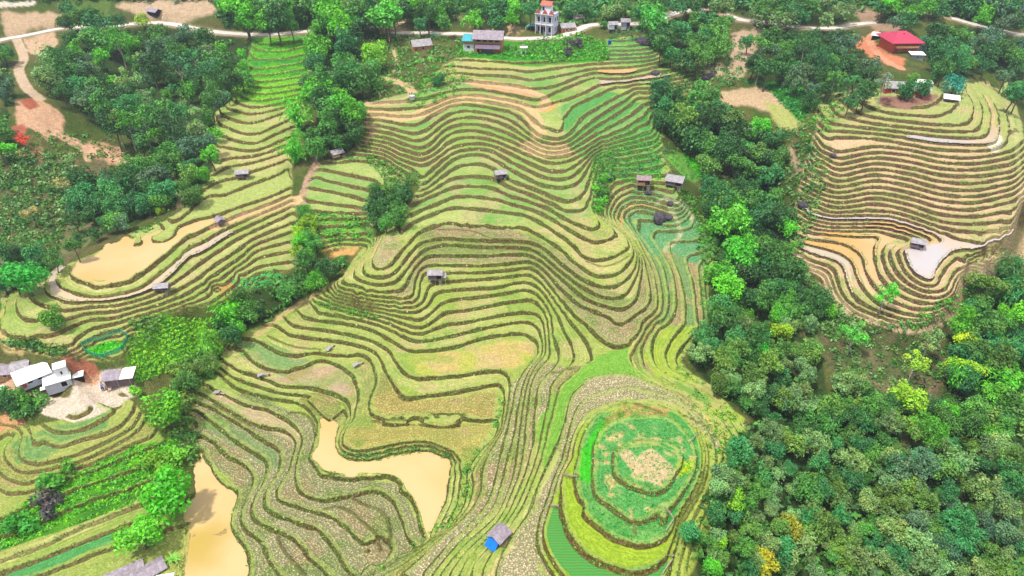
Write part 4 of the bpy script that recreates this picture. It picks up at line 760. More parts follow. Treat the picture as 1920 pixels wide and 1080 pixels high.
def ribbon(name, pt, w, mat, lift=0.02, thick=.18):
    x, y, z = [np.asarray(v) for v in pt]
    g = np.c_[np.gradient(x), np.gradient(y)]; g /= np.hypot(g[:, 0], g[:, 1])[:, None]; n = np.c_[-g[:, 1], g[:, 0]]
    V = []; F = []
    for k in range(len(x)):
        for s, dz in ((-1, -thick), (-1, lift), (-.5, lift+.03), (0, lift+.05), (.5, lift+.03), (1, lift), (1, -thick)):
            V.append((x[k]+n[k, 0]*w/2*s, y[k]+n[k, 1]*w/2*s, z[k]+dz))
    for k in range(len(x)-1):
        for j in range(6): F.append((k*7+j, k*7+j+1, (k+1)*7+j+1, (k+1)*7+j))
    me = bpy.data.meshes.new(name); me.from_pydata(V, [], F); me.materials.append(mat); return link(name, me)
def simple(name, c, rough=.9, var=.25, scale=2.0, metal=0, c2=None, bump=.0):
    m = bpy.data.materials.new(name); nt = nodes_of(m); N = NT(nt); co = N.n('ShaderNodeTexCoord').outputs['Object']
    n = N.n('ShaderNodeTexNoise', i_Scale=scale, i_Detail=5.0, i_Roughness=.65); N.l(co, n.inputs['Vector'])
    b = N.n('ShaderNodeBsdfPrincipled', i_Roughness=rough, i_Metallic=metal); b.inputs['Specular IOR Level'].default_value = .25
    c = np.asarray(c); c2 = c*(1-var) if c2 is None else np.asarray(c2)
    N.l(N.mix(N.ss(n.outputs[0], .3, .7), c2, np.minimum(c*(1+var*.4), .9)), b.inputs['Base Color'])
    if bump:
        bp = N.n('ShaderNodeBump', i_Strength=.6, i_Distance=bump); N.l(n.outputs[0], bp.inputs['Height']); N.l(bp.outputs[0], b.inputs['Normal'])
    N.l(b.outputs[0], N.n('ShaderNodeOutputMaterial').inputs[0]); return m
M_CONC = simple('road_concrete', srgb(232, 224, 214), .85, .18, .8)
M_DIRTROAD = simple('dirt_track', srgb(214, 184, 150), .95, .2, .8)
for i_, (pt_, w_) in enumerate(ROADPTS):
    o_ = ribbon('dirt_track' if i_ == 4 else 'concrete_road', pt_, w_, M_DIRTROAD if i_ == 4 else M_CONC); o_['kind'] = 'structure'
# ---------------------------------------------------------------- plants
RNG = np.random.default_rng(7)
def leaf_material():
    m = bpy.data.materials.new('leaves'); nt = nodes_of(m); N = NT(nt)
    oi = N.n('ShaderNodeObjectInfo'); ti = N.attr('tint').outputs['Color']
    c = N.mix(1, oi.outputs['Color'], ti, 'MULTIPLY')
    d = N.n('ShaderNodeBsdfDiffuse'); t = N.n('ShaderNodeBsdfTranslucent'); g = N.n('ShaderNodeBsdfGlossy', i_Roughness=.55)
    N.l(c, d.inputs[0]); N.l(N.mix(1, c, (1.15, 1.25, .6), 'MULTIPLY'), t.inputs[0]); g.inputs[0].default_value = (.9, 1, .9, 1)
    x = N.n('ShaderNodeMixShader', i_0=.26); N.l(d.outputs[0], x.inputs[1]); N.l(t.outputs[0], x.inputs[2])
    y = N.n('ShaderNodeMixShader', i_0=.035); N.l(x.outputs[0], y.inputs[1]); N.l(g.outputs[0], y.inputs[2])
    N.l(y.outputs[0], N.n('ShaderNodeOutputMaterial').inputs[0]); return m
M_LEAF = leaf_material()
M_BARK = simple('bark', srgb(128, 112, 92), .95, .4, 3.)
M_PALE = simple('pale_bark', srgb(206, 200, 186), .9, .25, 3.)
def quads_mesh(name, C, U, V, tint, mat):   # leaf quads: centre, half axes
    n = len(C); P4 = np.empty((n, 4, 3)); P4[:, 0] = C-U-V*.15; P4[:, 1] = C-V; P4[:, 2] = C+U; P4[:, 3] = C+V
    me = bpy.data.meshes.new(name); me.vertices.add(4*n); me.vertices.foreach_set('co', P4.astype(np.float32).ravel())
    me.loops.add(4*n); me.loops.foreach_set('vertex_index', np.arange(4*n, dtype=np.int32)); me.polygons.add(n)
    me.polygons.foreach_set('loop_start', np.arange(0, 4*n, 4, dtype=np.int32)); me.polygons.foreach_set('loop_total', np.full(n, 4, np.int32)); me.update()
    t = np.repeat(np.c_[tint, np.ones(n)], 4, axis=0).astype(np.float32)
    me.attributes.new('tint', 'FLOAT_COLOR', 'POINT').data.foreach_set('color', t.ravel()); me.materials.append(mat); return me
def unit(v): return v/(np.linalg.norm(v, axis=-1, keepdims=True)+1e-9)
def leaf_axes(rng, nrm, size, asp=.55):
    r = unit(rng.normal(size=nrm.shape)); u = unit(np.cross(nrm, r)); v = np.cross(nrm, u)
    s = size*(0.7+0.6*rng.random(len(nrm)))[:, None]
    return u*s, v*s*asp
def crown_cards(kind, seed):                # unit crown: radius about 1, centre at the origin
    rng = np.random.default_rng(seed)
    if kind == 'round':   lumps, rl, n, s, fl = 17, (.30, .46), 1500, .085, .85
    elif kind == 'spread': lumps, rl, n, s, fl = 15, (.26, .42), 1300, .085, .5
    elif kind == 'puffy': lumps, rl, n, s, fl = 24, (.22, .34), 1700, .07, .9
    elif kind == 'sparse': lumps, rl, n, s, fl = 13, (.18, .34), 620, .08, .9
    elif kind == 'tall':  lumps, rl, n, s, fl = 16, (.28, .42), 1300, .085, 1.5
    elif kind == 'bush':  lumps, rl, n, s, fl = 9, (.35, .5), 520, .13, .7
    d = unit(rng.normal(size=(lumps, 3))); rad = (.45+.45*rng.random(lumps))*np.where(rng.random(lumps) < .25, .5, 1)
    cc = d*rad[:, None]; cc[:, 2] = np.where(cc[:, 2] < -.35, -.35*rng.random(lumps), cc[:, 2]); cc[:, :2] *= (1+.25*rng.normal(size=2)); cc[:, 2] *= fl
    rr = rl[0]+(rl[1]-rl[0])*rng.random(lumps)
    k = rng.choice(lumps, n, p=rr**2/np.sum(rr**2))
    dd = rng.normal(size=(n, 3)); dd[:, 2] += .45; dd = unit(dd)
    q = cc[k]+dd*(rr[k]*(.72+.34*rng.random(n)))[:, None]
    nr = unit(dd*.9+rng.normal(size=(n, 3))*.6+np.array([0, 0, .3]))
    U, V = leaf_axes(rng, nr, s)
    lt = (.78+.5*rng.random(lumps))[k]*(.75+.5*rng.random(n)); yl = (rng.random(lumps) < .3)[k]*.18
    tint = np.c_[lt*(1+yl), lt, lt*(1-yl)]
    return q, U, V, tint
def bamboo_cards(seed):
    rng = np.random.default_rng(seed); C, U, V, T = [], [], [], []
    for c in range(26):
        az = rng.random()*6.283; lean = .25+.75*rng.random(); h = .9+.6*rng.random(); lt = .8+.4*rng.random()
        for j in range(46):
            t = .25+.75*rng.random(); out = lean*t**2.2; z = -.7+1.6*h*(t-.42*t**3.2*lean)
            p = np.array([math.cos(az)*out, math.sin(az)*out, z])+rng.normal(size=3)*.085*(.5+t)
            n = unit(rng.normal(size=3)*.7+np.array([math.cos(az)*.3, math.sin(az)*.3, .8])); dr = unit(np.array([math.cos(az), math.sin(az), -.8*t])+rng.normal(size=3)*.5)
            C.append(p); U.append(dr*.1); V.append(unit(np.cross(n, dr))*.028); T.append(np.full(3, lt*(.75+.5*rng.random())))
    return np.array(C), np.array(U), np.array(V), np.array(T)
def frond_cards(seed, nf=11):               # banana / palm: long drooping blades
    rng = np.random.default_rng(seed); C, U, V, T = [], [], [], []
    for f in range(nf):
        az = f*6.283/nf+rng.normal()*.2; el = .3+1.0*rng.random(); lt = .8+.4*rng.random(); p = np.zeros(3)
        for j in range(7):
            a = el-j*.26; d = np.array([math.cos(az)*math.cos(a), math.sin(az)*math.cos(a), math.sin(a)]); q = p+d*.17
            side = np.array([-math.sin(az), math.cos(az), 0]); w = .09*math.sin(.5+j*.4)
            C.append((p+q)/2); U.append(d*.1); V.append(side*w+np.array([0, 0, .01])); T.append(np.full(3, lt)); p = q
    return np.array(C), np.array(U), np.array(V), np.array(T)
CARDS = {}
for kd, ns in (('round', 4), ('spread', 4), ('puffy', 4), ('sparse', 3), ('tall', 3), ('bush', 3)):
    for q in range(ns): CARDS[kd, q] = crown_cards(kd, 100+len(CARDS))
for q in range(3): CARDS['bamboo', q] = bamboo_cards(300+q)
for q in range(2): CARDS['frond', q] = frond_cards(400+q, 11 if q == 0 else 16)
NVAR = {'round': 4, 'spread': 4, 'puffy': 4, 'sparse': 3, 'tall': 3, 'bush': 3, 'bamboo': 3, 'frond': 2}
CM = {k: quads_mesh('crown_'+k[0], *v, M_LEAF) for k, v in CARDS.items()}
def trunk_mesh(name, h, r, limbs, seed, mat, spread=.5, bend=.1):
    rng = np.random.default_rng(seed); V, F = [], []
    def tube(pts, rs):
        b = len(V); k = 6
        for i, (p, q) in enumerate(zip(pts, rs)):
            for a in range(k):
                V.append((p[0]+q*math.cos(a*6.283/k), p[1]+q*math.sin(a*6.283/k), p[2]))
        for i in range(len(pts)-1):
            for a in range(k): F.append((b+i*k+a, b+i*k+(a+1) % k, b+(i+1)*k+(a+1) % k, b+(i+1)*k+a))
    bx, by = rng.normal(size=2)*bend; T = [(bx*t*t*h, by*t*t*h, -0.25*h+1.25*h*t) for t in np.linspace(0, 1, 6)]
    tube(T, [r*(1.25-.75*t) for t in np.linspace(0, 1, 6)])
    for l in range(limbs):
        t0 = .55+.4*l/limbs; p0 = np.array([bx*t0*t0*h, by*t0*t0*h, -.25*h+1.25*h*t0]); az = l*2.4+rng.random(); d = np.array([math.cos(az)*spread, math.sin(az)*spread, .55])
        tube([p0, p0+d*.45, p0+d*.95+np.array([0, 0, .08])], [r*.5, r*.34, r*.16])
    me = bpy.data.meshes.new(name); me.from_pydata(V, [], F); me.materials.append(mat); me.shade_smooth(); return me
# trunks in crown units, their foot at z = 0 and the crown centre at z = h
TR = {'round': (trunk_mesh('trunk', 1.15, .07, 4, 1, M_BARK), 1.15), 'spread': (trunk_mesh('trunk', 1.7, .06, 5, 2, M_BARK, .6), 1.75), 'puffy': (trunk_mesh('trunk', 1.5, .06, 3, 3, M_BARK), 1.5),
      'sparse': (trunk_mesh('trunk', 2.3, .045, 5, 4, M_PALE, .5), 2.3), 'tall': (trunk_mesh('trunk', 1.9, .06, 4, 5, M_BARK), 1.9), 'bush': (trunk_mesh('stem', .4, .05, 3, 6, M_BARK), .5),
      'bamboo': (trunk_mesh('culm', 1.0, .03, 6, 7, simple('bamboo_culm', srgb(120, 140, 60), .6, .2, 3.), .45), .75), 'frond': (trunk_mesh('stem', .8, .07, 0, 8, simple('green_stem', srgb(120, 130, 70), .8, .2, 3.)), .8)}
NAME = {'round': 'broadleaf_tree', 'spread': 'spreading_tree', 'puffy': 'woodland_tree', 'sparse': 'slender_tree', 'tall': 'tall_tree', 'bush': 'shrub', 'bamboo': 'bamboo_clump', 'frond': 'banana_plant'}
CAT = {'round': 'tree', 'spread': 'tree', 'puffy': 'tree', 'sparse': 'tree', 'tall': 'tree', 'bush': 'shrub', 'bamboo': 'bamboo', 'frond': 'banana plant'}
ZB = blur(Z, 3)
def tint_of(c, k=1.02):
    return tuple(float(x) for x in srgb(*c, k))
def plant(kind, u, v, r_px, c, label, group=None, hfac=1.0, on_ground=False, name=None, cat=None, rng=random):
    d = 110.0
    for _ in range(3):                       # crown centre stands where the eye line meets the land raised by the trunk height
        r = r_px*d/FPX; hc = 0.0 if on_ground else TR[kind][1]*r*hfac
        x, y, z = land(u, v, ZB+hc, -14, 58+hc); d = y[0]*CP-(z[0]-CAMH)*SP
    x, y, z = float(x[0]), float(y[0]), float(z[0])-hc
    root = bpy.data.objects.new(name or NAME[kind], None); SC.collection.objects.link(root); root.location = (x, y, z); root.empty_display_size = .3
    root.rotation_euler = (0, 0, rng.random()*6.283); root.scale = (r*1.08, r*1.08, r*1.08)
    root['label'] = label; root['category'] = cat or CAT[kind]
    if group: root['group'] = group
    t = link({'bush': 'stem', 'frond': 'stem', 'bamboo': 'culms'}.get(kind, 'trunk'), TR[kind][0], root); t.scale = (1, 1, hfac)
    cr = link('fronds' if kind == 'frond' else 'crown', CM[kind, rng.randrange(NVAR[kind])], root); cr.location = (0, 0, TR[kind][1]*hfac)
    cr.rotation_euler = (0, 0, rng.random()*6.283); sq = .9+.25*rng.random(); cr.scale = (1, 1, sq)
    cr.color = tint_of(c)+(1,)
    return root
def cards_stuff(name, items, cat_label=None):   # items: (kind, variant, x, y, z, scale, rot, rgb)
    Cs, Us, Vs, Ts = [], [], [], []
    for kind, q, x, y, z, s, a, rgb, frac in items:
        C, U, V, T = CARDS[kind, q]; n = max(8, int(len(C)*frac)); f = 1/math.sqrt(frac)
        ca_, sa_ = math.cos(a), math.sin(a); R = np.array([[ca_, -sa_, 0], [sa_, ca_, 0], [0, 0, 1]]).T*s
        sel = slice(0, n) if frac < 1 else slice(None)
        Cs.append(C[sel]@R+np.array([x, y, z])); Us.append(U[sel]@R*f); Vs.append(V[sel]@R*f); Ts.append(T[sel]*np.array(rgb))
    me = quads_mesh(name, np.vstack(Cs), np.vstack(Us), np.vstack(Vs), np.clip(np.vstack(Ts), 0, 1), M_LEAF)
    o = link(name, me); o['kind'] = 'stuff'; o.color = (1, 1, 1, 1)
    return o
def fill_woods():
    rnd = random.Random(5); items = []
    for poly, sp, (r0, r1), kinds, cols, where in WOODS:
        poly = P(poly); kinds = kinds.split(); pa = np.array(poly)
        v = pa[:, 1].min(); row = 0
        while v <= pa[:, 1].max():
            u = pa[:, 0].min()+(row % 2)*sp*.5
            while u <= pa[:, 0].max():
                uu, vv = u+rnd.gauss(0, sp*.22), v+rnd.gauss(0, sp*.2)
                if pip(poly, np.array([uu]), np.array([vv]))[0] and rnd.random() < .93:
                    items.append((rnd.choice(kinds), uu, vv, r0+(r1-r0)*rnd.random()**1.3, rnd.choice(cols), where, rnd.random()))
                u += sp
            v += sp*.78; row += 1
    return items
WI = fill_woods()
_by = {}
for it in WI: _by.setdefault(it[0], []).append(it)
_rest = []
for kd, lst in _by.items():
    lst.sort(key=lambda t: -t[3]*(.5 if t[2] < 45 else 1)); _rest += lst[230:]
    for kd_, u, v, r, c, where, rr in lst[:230]:
        rv = random.Random(int(u*31+v*7)); bb = .86+.28*rv.random(); hh = 1+.14*(rv.random()-.5)
        nm = NAME[kd].replace('_', ' ')
        plant(kd, u, v, r, (min(255, c[0]*bb*hh), min(255, c[1]*bb), min(255, c[2]*bb/hh)), '%s %s %s' % (CN[c], nm, where), 'trees '+where if CAT[kd] == 'tree' else 'shrubs '+where, .85+.3*rv.random(), rng=rv)
def rest_woods(lst):
    out = []
    for kd, u, v, r_px, c, where, rr in lst:
        d = 150.0
        for _ in range(3):
            r = r_px*d/FPX; hc = TR[kd][1]*r; x, y, z = land(u, v, ZB+hc, -14, 58+hc); d = y[0]*CP-(z[0]-CAMH)*SP
        rgb = np.array(tint_of(c))*(.8+.4*rr)
        out.append((kd, int(rr*NVAR[kd]) % NVAR[kd], x[0], y[0], z[0], r, rr*6.3, rgb, .5))
    if out: cards_stuff('distant_woods', out)
rest_woods(_rest)
print('woods', {k: len(v) for k, v in _by.items()}, len(_rest))
# undergrowth: low bushes over the wild ground, weeds and crops, all one mass each
def scatter_uv(poly, n, seed, rows=0):
    rng = np.random.default_rng(seed); pa = np.array(P(poly) if isinstance(poly, str) else poly); u0, v0 = pa.min(0); u1, v1 = pa.max(0)
    u = u0+(u1-u0)*rng.random(n*3); v = v0+(v1-v0)*rng.random(n*3); m = pip(pa, u, v); u, v = u[m][:n], v[m][:n]
    x, y, z = land(u, v, Z)
    if rows:
        a, b = ref_ab(x, y); f = (grid_sample(L, a, b)*rows) % 1; k = (f > .22) & (f < .78); u, v, x, y, z = u[k], v[k], x[k], y[k], z[k]
    return u, v, x, y, z
def low_plants(name, beds, seed=3):
    rng = np.random.default_rng(seed); C, U, V, T = [], [], [], []
    for bed in beds:
        poly, n, size, hgt, leaves, cols = bed[:6]; u, v, x, y, z = scatter_uv(poly, n, seed+len(C), bed[6] if len(bed) > 6 else 0); m = len(x)
        cl = np.array([tint_of(c) for c in cols])[rng.integers(0, len(cols), m)]*(.75+.5*rng.random((m, 1)))
        s = size*(.6+.8*rng.random(m))
        c0 = np.repeat(np.c_[x, y, z], leaves, 0); ss = np.repeat(s, leaves); dd = unit(rng.normal(size=(m*leaves, 3))*np.array([1, 1, .7])+np.array([0, 0, .5])); dd[:, 2] = np.abs(dd[:, 2])
        q = c0+dd*np.c_[ss, ss, ss*hgt]*.8; nr = unit(dd+rng.normal(size=dd.shape)*.6); a, b = leaf_axes(rng, nr, 1.0, .6)
        k = (ss*(.34 if leaves > 8 else .5))[:, None]
        C.append(q); U.append(a*k); V.append(b*k); T.append(np.repeat(cl, leaves, 0)*(.75+.5*rng.random((m*leaves, 1))))
    me = quads_mesh(name, np.vstack(C), np.vstack(U), np.vstack(V), np.clip(np.vstack(T), 0, 1), M_LEAF)
    o = link(name, me); o['kind'] = 'stuff'; o.color = (1, 1, 1, 1); return o
ALLW = [(w[0], max(12, int(abs(sum(P(w[0])[i][0]*P(w[0])[(i+1) % len(P(w[0]))][1]-P(w[0])[(i+1) % len(P(w[0]))][0]*P(w[0])[i][1] for i in range(len(P(w[0])))))/2/330)), 1.3, .7, 14, [DK, MD, OL, DK]) for w in WOODS]
low_plants('undergrowth', ALLW+[ ("0,0 400,0 420,45 690,48 960,10 1060,50 1300,8 1380,20 1700,18 1920,50 1920,-20 0,-20", 1800, 2.0, .7, 14, [MD, DK, OL, TL]),
 ("0,270 130,290 150,340 120,440 110,500 0,460", 900, .9, .7, 12, [OL, DK, GG, MD]), ("60,240 330,280 330,310 230,300 60,290", 120, .8, .7, 12, [OL, MD]),
 ("1540,600 1780,600 1790,680 1720,760 1600,740 1560,690", 360, .7, .7, 12, [OL, GG, DK, MD]), ("1480,480 1560,560 1640,615 1560,640 1500,580", 260, .8, .7, 12, [OL, MD, GG]),
 ("1380,240 1500,240 1560,310 1500,480 1470,380 1400,340", 420, .9, .7, 12, [OL, MD, GG, DK]), ("690,60 870,70 870,110 850,130 760,175 700,190", 420, .9, .8, 12, [MD, OL, BR, GG]),
 ("730,130 860,95 1000,110 1140,115 1140,85 1090,60 960,85 870,105", 500, .9, .8, 12, [BR, MD, BR, OL]), ("1300,120 1400,60 1390,160 1240,175 1230,140", 220, .9, .7, 12, [MD, OL, TL]),
 ("1110,300 1240,235 1330,290 1320,340 1180,340 1130,330", 260, .6, .9, 10, [BR, MD, TL]), ("1260,345 1320,380 1350,470 1320,500 1300,400", 160, .9, .7, 12, [MD, BR, OL]),
 ("1300,500 1340,500 1345,620 1290,690 1340,740 1400,790 1380,870 1340,930 1330,830 1280,720 1265,680 1320,600", 200, .5, .7, 12, [MD, OL, BR]), ("240,450 400,320 410,260 420,270 410,330 350,390 250,450", 130, .7, .7, 12, [OL, MD]),
 ("245,600 300,590 300,620 262,650 240,640", 60, .8, .7, 12, [OL, MD]), ("0,640 60,640 120,656 150,674 110,664", 100, .8, .7, 12, [OL, MD, DK]), ("340,740 370,800 370,870 330,880 320,800", 90, .8, .7, 12, [MD, OL]),
 ("1800,540 1860,500 1900,490 1890,520 1820,570 1700,625 1690,615", 130, .7, .7, 12, [MD, BR]), ("1108,300 1150,280 1145,330 1128,400 1112,385", 140, .7, .8, 12, [MD, BR, OL]), ("790,150 860,130 900,150 830,190 790,200 760,190", 110, .7, .7, 12, [MD, OL, BR]), ("640,300 700,290 790,330 800,345 740,350 680,300", 110, .8, .7, 12, [MD, OL]),
 ("575,385 600,400 690,405 700,440 620,480 580,470", 150, .7, .7, 12, [MD, BR]), ("1500,180 1560,190 1600,180 1560,240 1500,300", 110, .8, .7, 12, [MD, BR, OL]),
 ("940,725 952,735 935,800 880,880 885,915 868,955 845,985 800,1010 740,1055 700,1080 690,1070 790,1015 850,960 866,910 865,880 920,810", 330, .55, .8, 12, [BR, BR, MD]),
 ("650,835 700,848 800,833 850,850 845,864 800,848 700,864 640,855", 150, .35, .8, 10, [OL, MD]), ("588,562 700,588 720,594 690,602 600,574 586,566", 90, .45, .8, 10, [BR, OL, MD]),
])
low_plants('crops', [
 ("475,75 578,75 578,180 520,195 445,185 460,140", 800, .3, .8, 6, [BR, (96, 186, 30), MD, (120, 200, 30)]),
 ("240,640 300,592 385,600 392,650 300,705 250,720", 1700, .34, .9, 8, [(136, 200, 30), (150, 204, 40), BR, (110, 186, 40)], .8),
 ("-10,1000 60,930 250,838 335,822 345,890 250,945 100,995 0,1030", 2600, .36, .9, 8, [(96, 184, 30), BR, (80, 160, 40), (124, 200, 36)], 2.0),
 ("160,655 200,641 236,641 230,652 190,667 166,664", 300, .25, 1., 5, [(70, 196, 20), (90, 210, 30)]),
 ("1083,895 1095,800 1150,765 1240,765 1300,800 1310,880 1260,960 1250,1002 1208,1022 1130,1000 1090,950", 1300, .19, .8, 5, [(60, 168, 70), (90, 184, 80), (50, 150, 60)]),
 ("1120,300 1180,245 1235,240 1240,330 1195,345 1140,330", 600, .26, .8, 5, [(50, 160, 60), (90, 190, 80), TL]),
 ("1050,215 1130,175 1215,200 1230,285 1105,300 1080,280", 420, .24, .8, 5, [(60, 160, 70), (80, 180, 90)]),
 ("1150,400 1195,350 1280,378 1330,450 1320,500 1290,488 1255,470 1220,470 1190,430", 800, .2, .8, 5, [(90, 176, 120), (120, 190, 130)]),
 ("1360,142 1400,150 1500,162 1525,200 1500,225 1440,170", 320, .6, .8, 8, [(60, 150, 50), (50, 140, 60)]),
 ("450,525 520,505 530,530 455,545", 90, .4, .8, 6, [(80, 180, 90)]), ("1284,292 1300,292 1328,328 1310,332", 110, .4, .8, 6, [(90, 200, 20)]),
 ("1145,45 1230,45 1230,70 1140,78", 160, .5, .8, 8, [(60, 160, 80), TL]), ("870,80 1000,92 1120,88 1135,112 1000,118 860,104", 420, .6, .9, 9, [(80, 180, 30), (60, 160, 40)]),
], 11)
def bank_weeds(n=30000):
    rng = np.random.default_rng(8)
    m = (TM > .6) & (np.abs(TD) < WB+.1) & (TD > -WB*.6) & (GY < 190); idx = np.nonzero(m.ravel())[0]
    w = (GY.ravel()[idx])**.5; pick = rng.choice(idx, n, p=w/w.sum()); x = GX.ravel()[pick]+rng.normal(size=n)*.08; y = GY.ravel()[pick]+rng.normal(size=n)*.08; z = Z.ravel()[pick]
    s = .10+.14*rng.random(n); nr = unit(rng.normal(size=(n, 3))+np.array([0, -.3, .7])); U, V = leaf_axes(rng, nr, 1.0, .5)
    cl = np.array([tint_of(c) for c in [(132, 166, 66), (110, 150, 56), (90, 132, 48), (120, 140, 70)]])[rng.integers(0, 4, n)]*(.7+.5*rng.random((n, 1)))
    me = quads_mesh('bank_weeds', np.c_[x, y, z+s*.5], U*s[:, None], V*s[:, None], cl, M_LEAF); o = link('bank_grass', me); o['kind'] = 'stuff'; o.color = (1, 1, 1, 1)
bank_weeds()
# ---------------------------------------------------------------- notable trees
def notable():
    T = [
    ('round', 310, 768, 40, (96, 176, 20), 'large round bright green tree beside the lower end of the gully', 1.0), ('puffy', 312, 930, 58, (78, 180, 24), 'huge fluffy bright green tree beside the lower left pond', .6),
    ('round', 264, 1003, 40, (104, 196, 30), 'light green leafy tree below the huge fluffy tree', .9), ('bamboo', 428, 602, 36, (96, 190, 24), 'bamboo clump at the lower end of the gully between the hills', .7),
    ('round', 597, 188, 32, BR, 'bright green tree topping the left end of the upper terraces', 1.), ('round', 645, 208, 30, (88, 184, 40), 'bright tree right of the grove above the little grey hut', 1.),
    ('bamboo', 560, 228, 34, (96, 196, 36), 'bright bamboo growing down the terrace edge', .8), ('bamboo', 552, 292, 32, (80, 190, 30), 'lowest bright bamboo clump above the small field hut path', .8),
    ('round', 700, 103, 30, (130, 196, 36), 'yellow green tree beside the dirt path bend', 1.), ('spread', 722, 26, 38, (90, 184, 50), 'wide bright green tree over the track junction', .8), ('tall', 612, 20, 32, (110, 196, 36), 'tall yellow green tree crossing the upper road', 1.),
    ('round', 822, 152, 13, (40, 116, 48), 'small dark round bush tree alone on the grassy slope', .6), ('round', 1222, 42, 26, (90, 186, 70), 'bright green tree below the flat roadside shed', 1.), ('round', 1132, 47, 8, (60, 150, 40), 'tiny round tree alone at the roadside', .7),
    ('round', 1365, 422, 36, BR, 'bright crowned tree in the valley beside the blue green terraces', 1.), ('round', 1388, 478, 34, (84, 190, 40), 'brightest round tree in the middle of the valley wood', 1.), ('round', 1345, 375, 26, MD, 'green tree below the white lean-to hut', 1.), ('round', 1350, 520, 26, (96, 180, 50), 'light green tree at the valley edge of the striped fields', 1.),
    ('round', 1465, 622, 20, (150, 190, 20), 'yellow green tree alone in the grey green valley wood', 1.), ('sparse', 1662, 553, 26, (80, 196, 40), 'bright slender tree in front of the lowest brown terraces', .8), ('sparse', 1602, 628, 24, (90, 190, 60), 'slender pale trunk tree on the brown scrub slope', .9),
    ('sparse', 1718, 680, 23, (160, 206, 50), 'yellow green tree with a white trunk on the bare slope', 1.), ('round', 1700, 752, 30, (150, 200, 40), 'yellow green round tree below the bare slope', .8), ('puffy', 1590, 722, 26, GG, 'grey green tree with a leaning white trunk', 1.1),
    ('sparse', 1745, 640, 26, GG, 'thin grey tree with twin white trunks on the scrub', 1.), ('round', 1425, 657, 18, (60, 196, 40), 'small vivid green tree beside the saddle wood', 1.), ('spread', 1812, 640, 24, (176, 210, 30), 'yellowest tree on the bright right slope', 1.), ('spread', 1808, 690, 26, (150, 200, 40), 'yellow green tree just below the yellowest one', 1.),
    ('round', 1370, 935, 24, (130, 196, 30), 'vivid yellow green tree right of the round field', 1.), ('round', 1352, 1018, 17, (140, 206, 40), 'small lime green tree near the bottom edge of the round field', 1.), ('round', 1428, 1056, 26, (176, 176, 30), 'mustard yellow tree at the bottom of the wood', 1.),
    ('round', 1335, 1065, 20, (90, 196, 40), 'bright green bushy tree at the bottom edge', .8), ('round', 1480, 990, 26, (150, 160, 40), 'olive gold tree in the lower wood', 1.), ('round', 45, 522, 36, (60, 176, 60), 'bright green tree at the left edge below the scrub', 1.), ('round', 98, 598, 24, (90, 150, 40), 'dark tree with a yellow side on the left terrace corner', .8),
    ('sparse', 45, 262, 15, (214, 80, 60), 'bright red leafed tree beside the red clearing', .5), ('bush', 88, 942, 28, PU, 'dark purple shrub among the bright green plants', .6), ('bush', 112, 895, 28, (70, 150, 36), 'green shrub above the purple shrub', .6), ('bush', 28, 985, 28, (60, 156, 40), 'green shrub at the lower left edge', .6),
    ('bush', 290, 870, 28, (110, 170, 30), 'yellow green shrub above the huge fluffy tree', .6), ('bush', 340, 850, 22, (110, 180, 40), 'light shrub beside the stony stream bed', .6), ('tall', 395, 648, 28, (110, 180, 50), 'feathery cone shaped tree at the edge of the lower fields', .6), ('frond', 603, 290, 20, (50, 130, 80), 'dark palm with long blades beside the small grey roof', .7),
    ('frond', 1020, 72, 11, (50, 140, 90), 'banana plant in front of the white villa', .6), ('frond', 815, 70, 10, (40, 120, 90), 'dark banana plant behind the tan cottage', .6), ('frond', 325, 1050, 17, (110, 190, 60), 'banana plant beside the pale pond bank', .7), ('bush', 1080, 82, 14, PU, 'dark purple shrub on the slope below the bend', .6), ('bush', 1062, 98, 10, PU, 'smaller dark purple shrub lower on the slope', .6),
    ('round', 1700, 172, 20, (50, 130, 60), 'dark tree hiding the front of the hilltop house', .7), ('sparse', 1658, 156, 20, (130, 150, 130), 'grey green tree at the left of the hilltop house', .9), ('round', 1733, 168, 17, (70, 140, 80), 'green tree right of the hilltop house roofs', .9), ('round', 1712, 148, 12, (110, 170, 60), 'light green tree behind the hilltop house', .9),
    ('round', 1790, 160, 20, (40, 150, 130), 'turquoise green bushy tree on the hilltop edge', .7), ('round', 1760, 140, 18, TL, 'blue green tree above the hilltop house yard', .8), ('round', 1742, 84, 18, (70, 150, 110), 'tree touching the right side of the pink roofed house', .8), ('sparse', 215, 225, 20, OL, 'tree with a long bare white trunk in the left wood', 1.3),
    ('sparse', 120, 345, 16, (170, 170, 110), 'small pale flowering tree on the left scrub slope', .8), ('sparse', 55, 400, 16, (176, 170, 110), 'pale brown tree on the left scrub slope edge', .8), ('sparse', 130, 300, 15, GG, 'thin grey tree on top of the scrub slope', 1.), ('round', 560, 440, 16, (150, 200, 30), 'yellow green tree beside the orange little field', 1.), ('round', 572, 400, 15, (70, 150, 40), 'green tree above the yellow green one in the gully', 1.),
    ('round', 1425, 240, 18, (90, 196, 40), 'vivid green tree beside the hillside clearing', .7), ('round', 300, 395, 9, (150, 190, 40), 'tiny yellow green tree at the wood edge above the left pond', .7), ('bush', 255, 735, 12, (110, 190, 20), 'small lime bush beside the grey shed', .6), ('bush', 22, 745, 26, (60, 130, 50), 'bush in front of the leftmost house yard', .5), ('bush', 55, 755, 22, (80, 150, 40), 'bush below the largest white roof', .5),
    ]
    rnd = random.Random(9)
    for k, u, v, r, c, lab, hf in T: plant(k, u, v, r, c, lab, None, hf, rng=rnd)
notable()
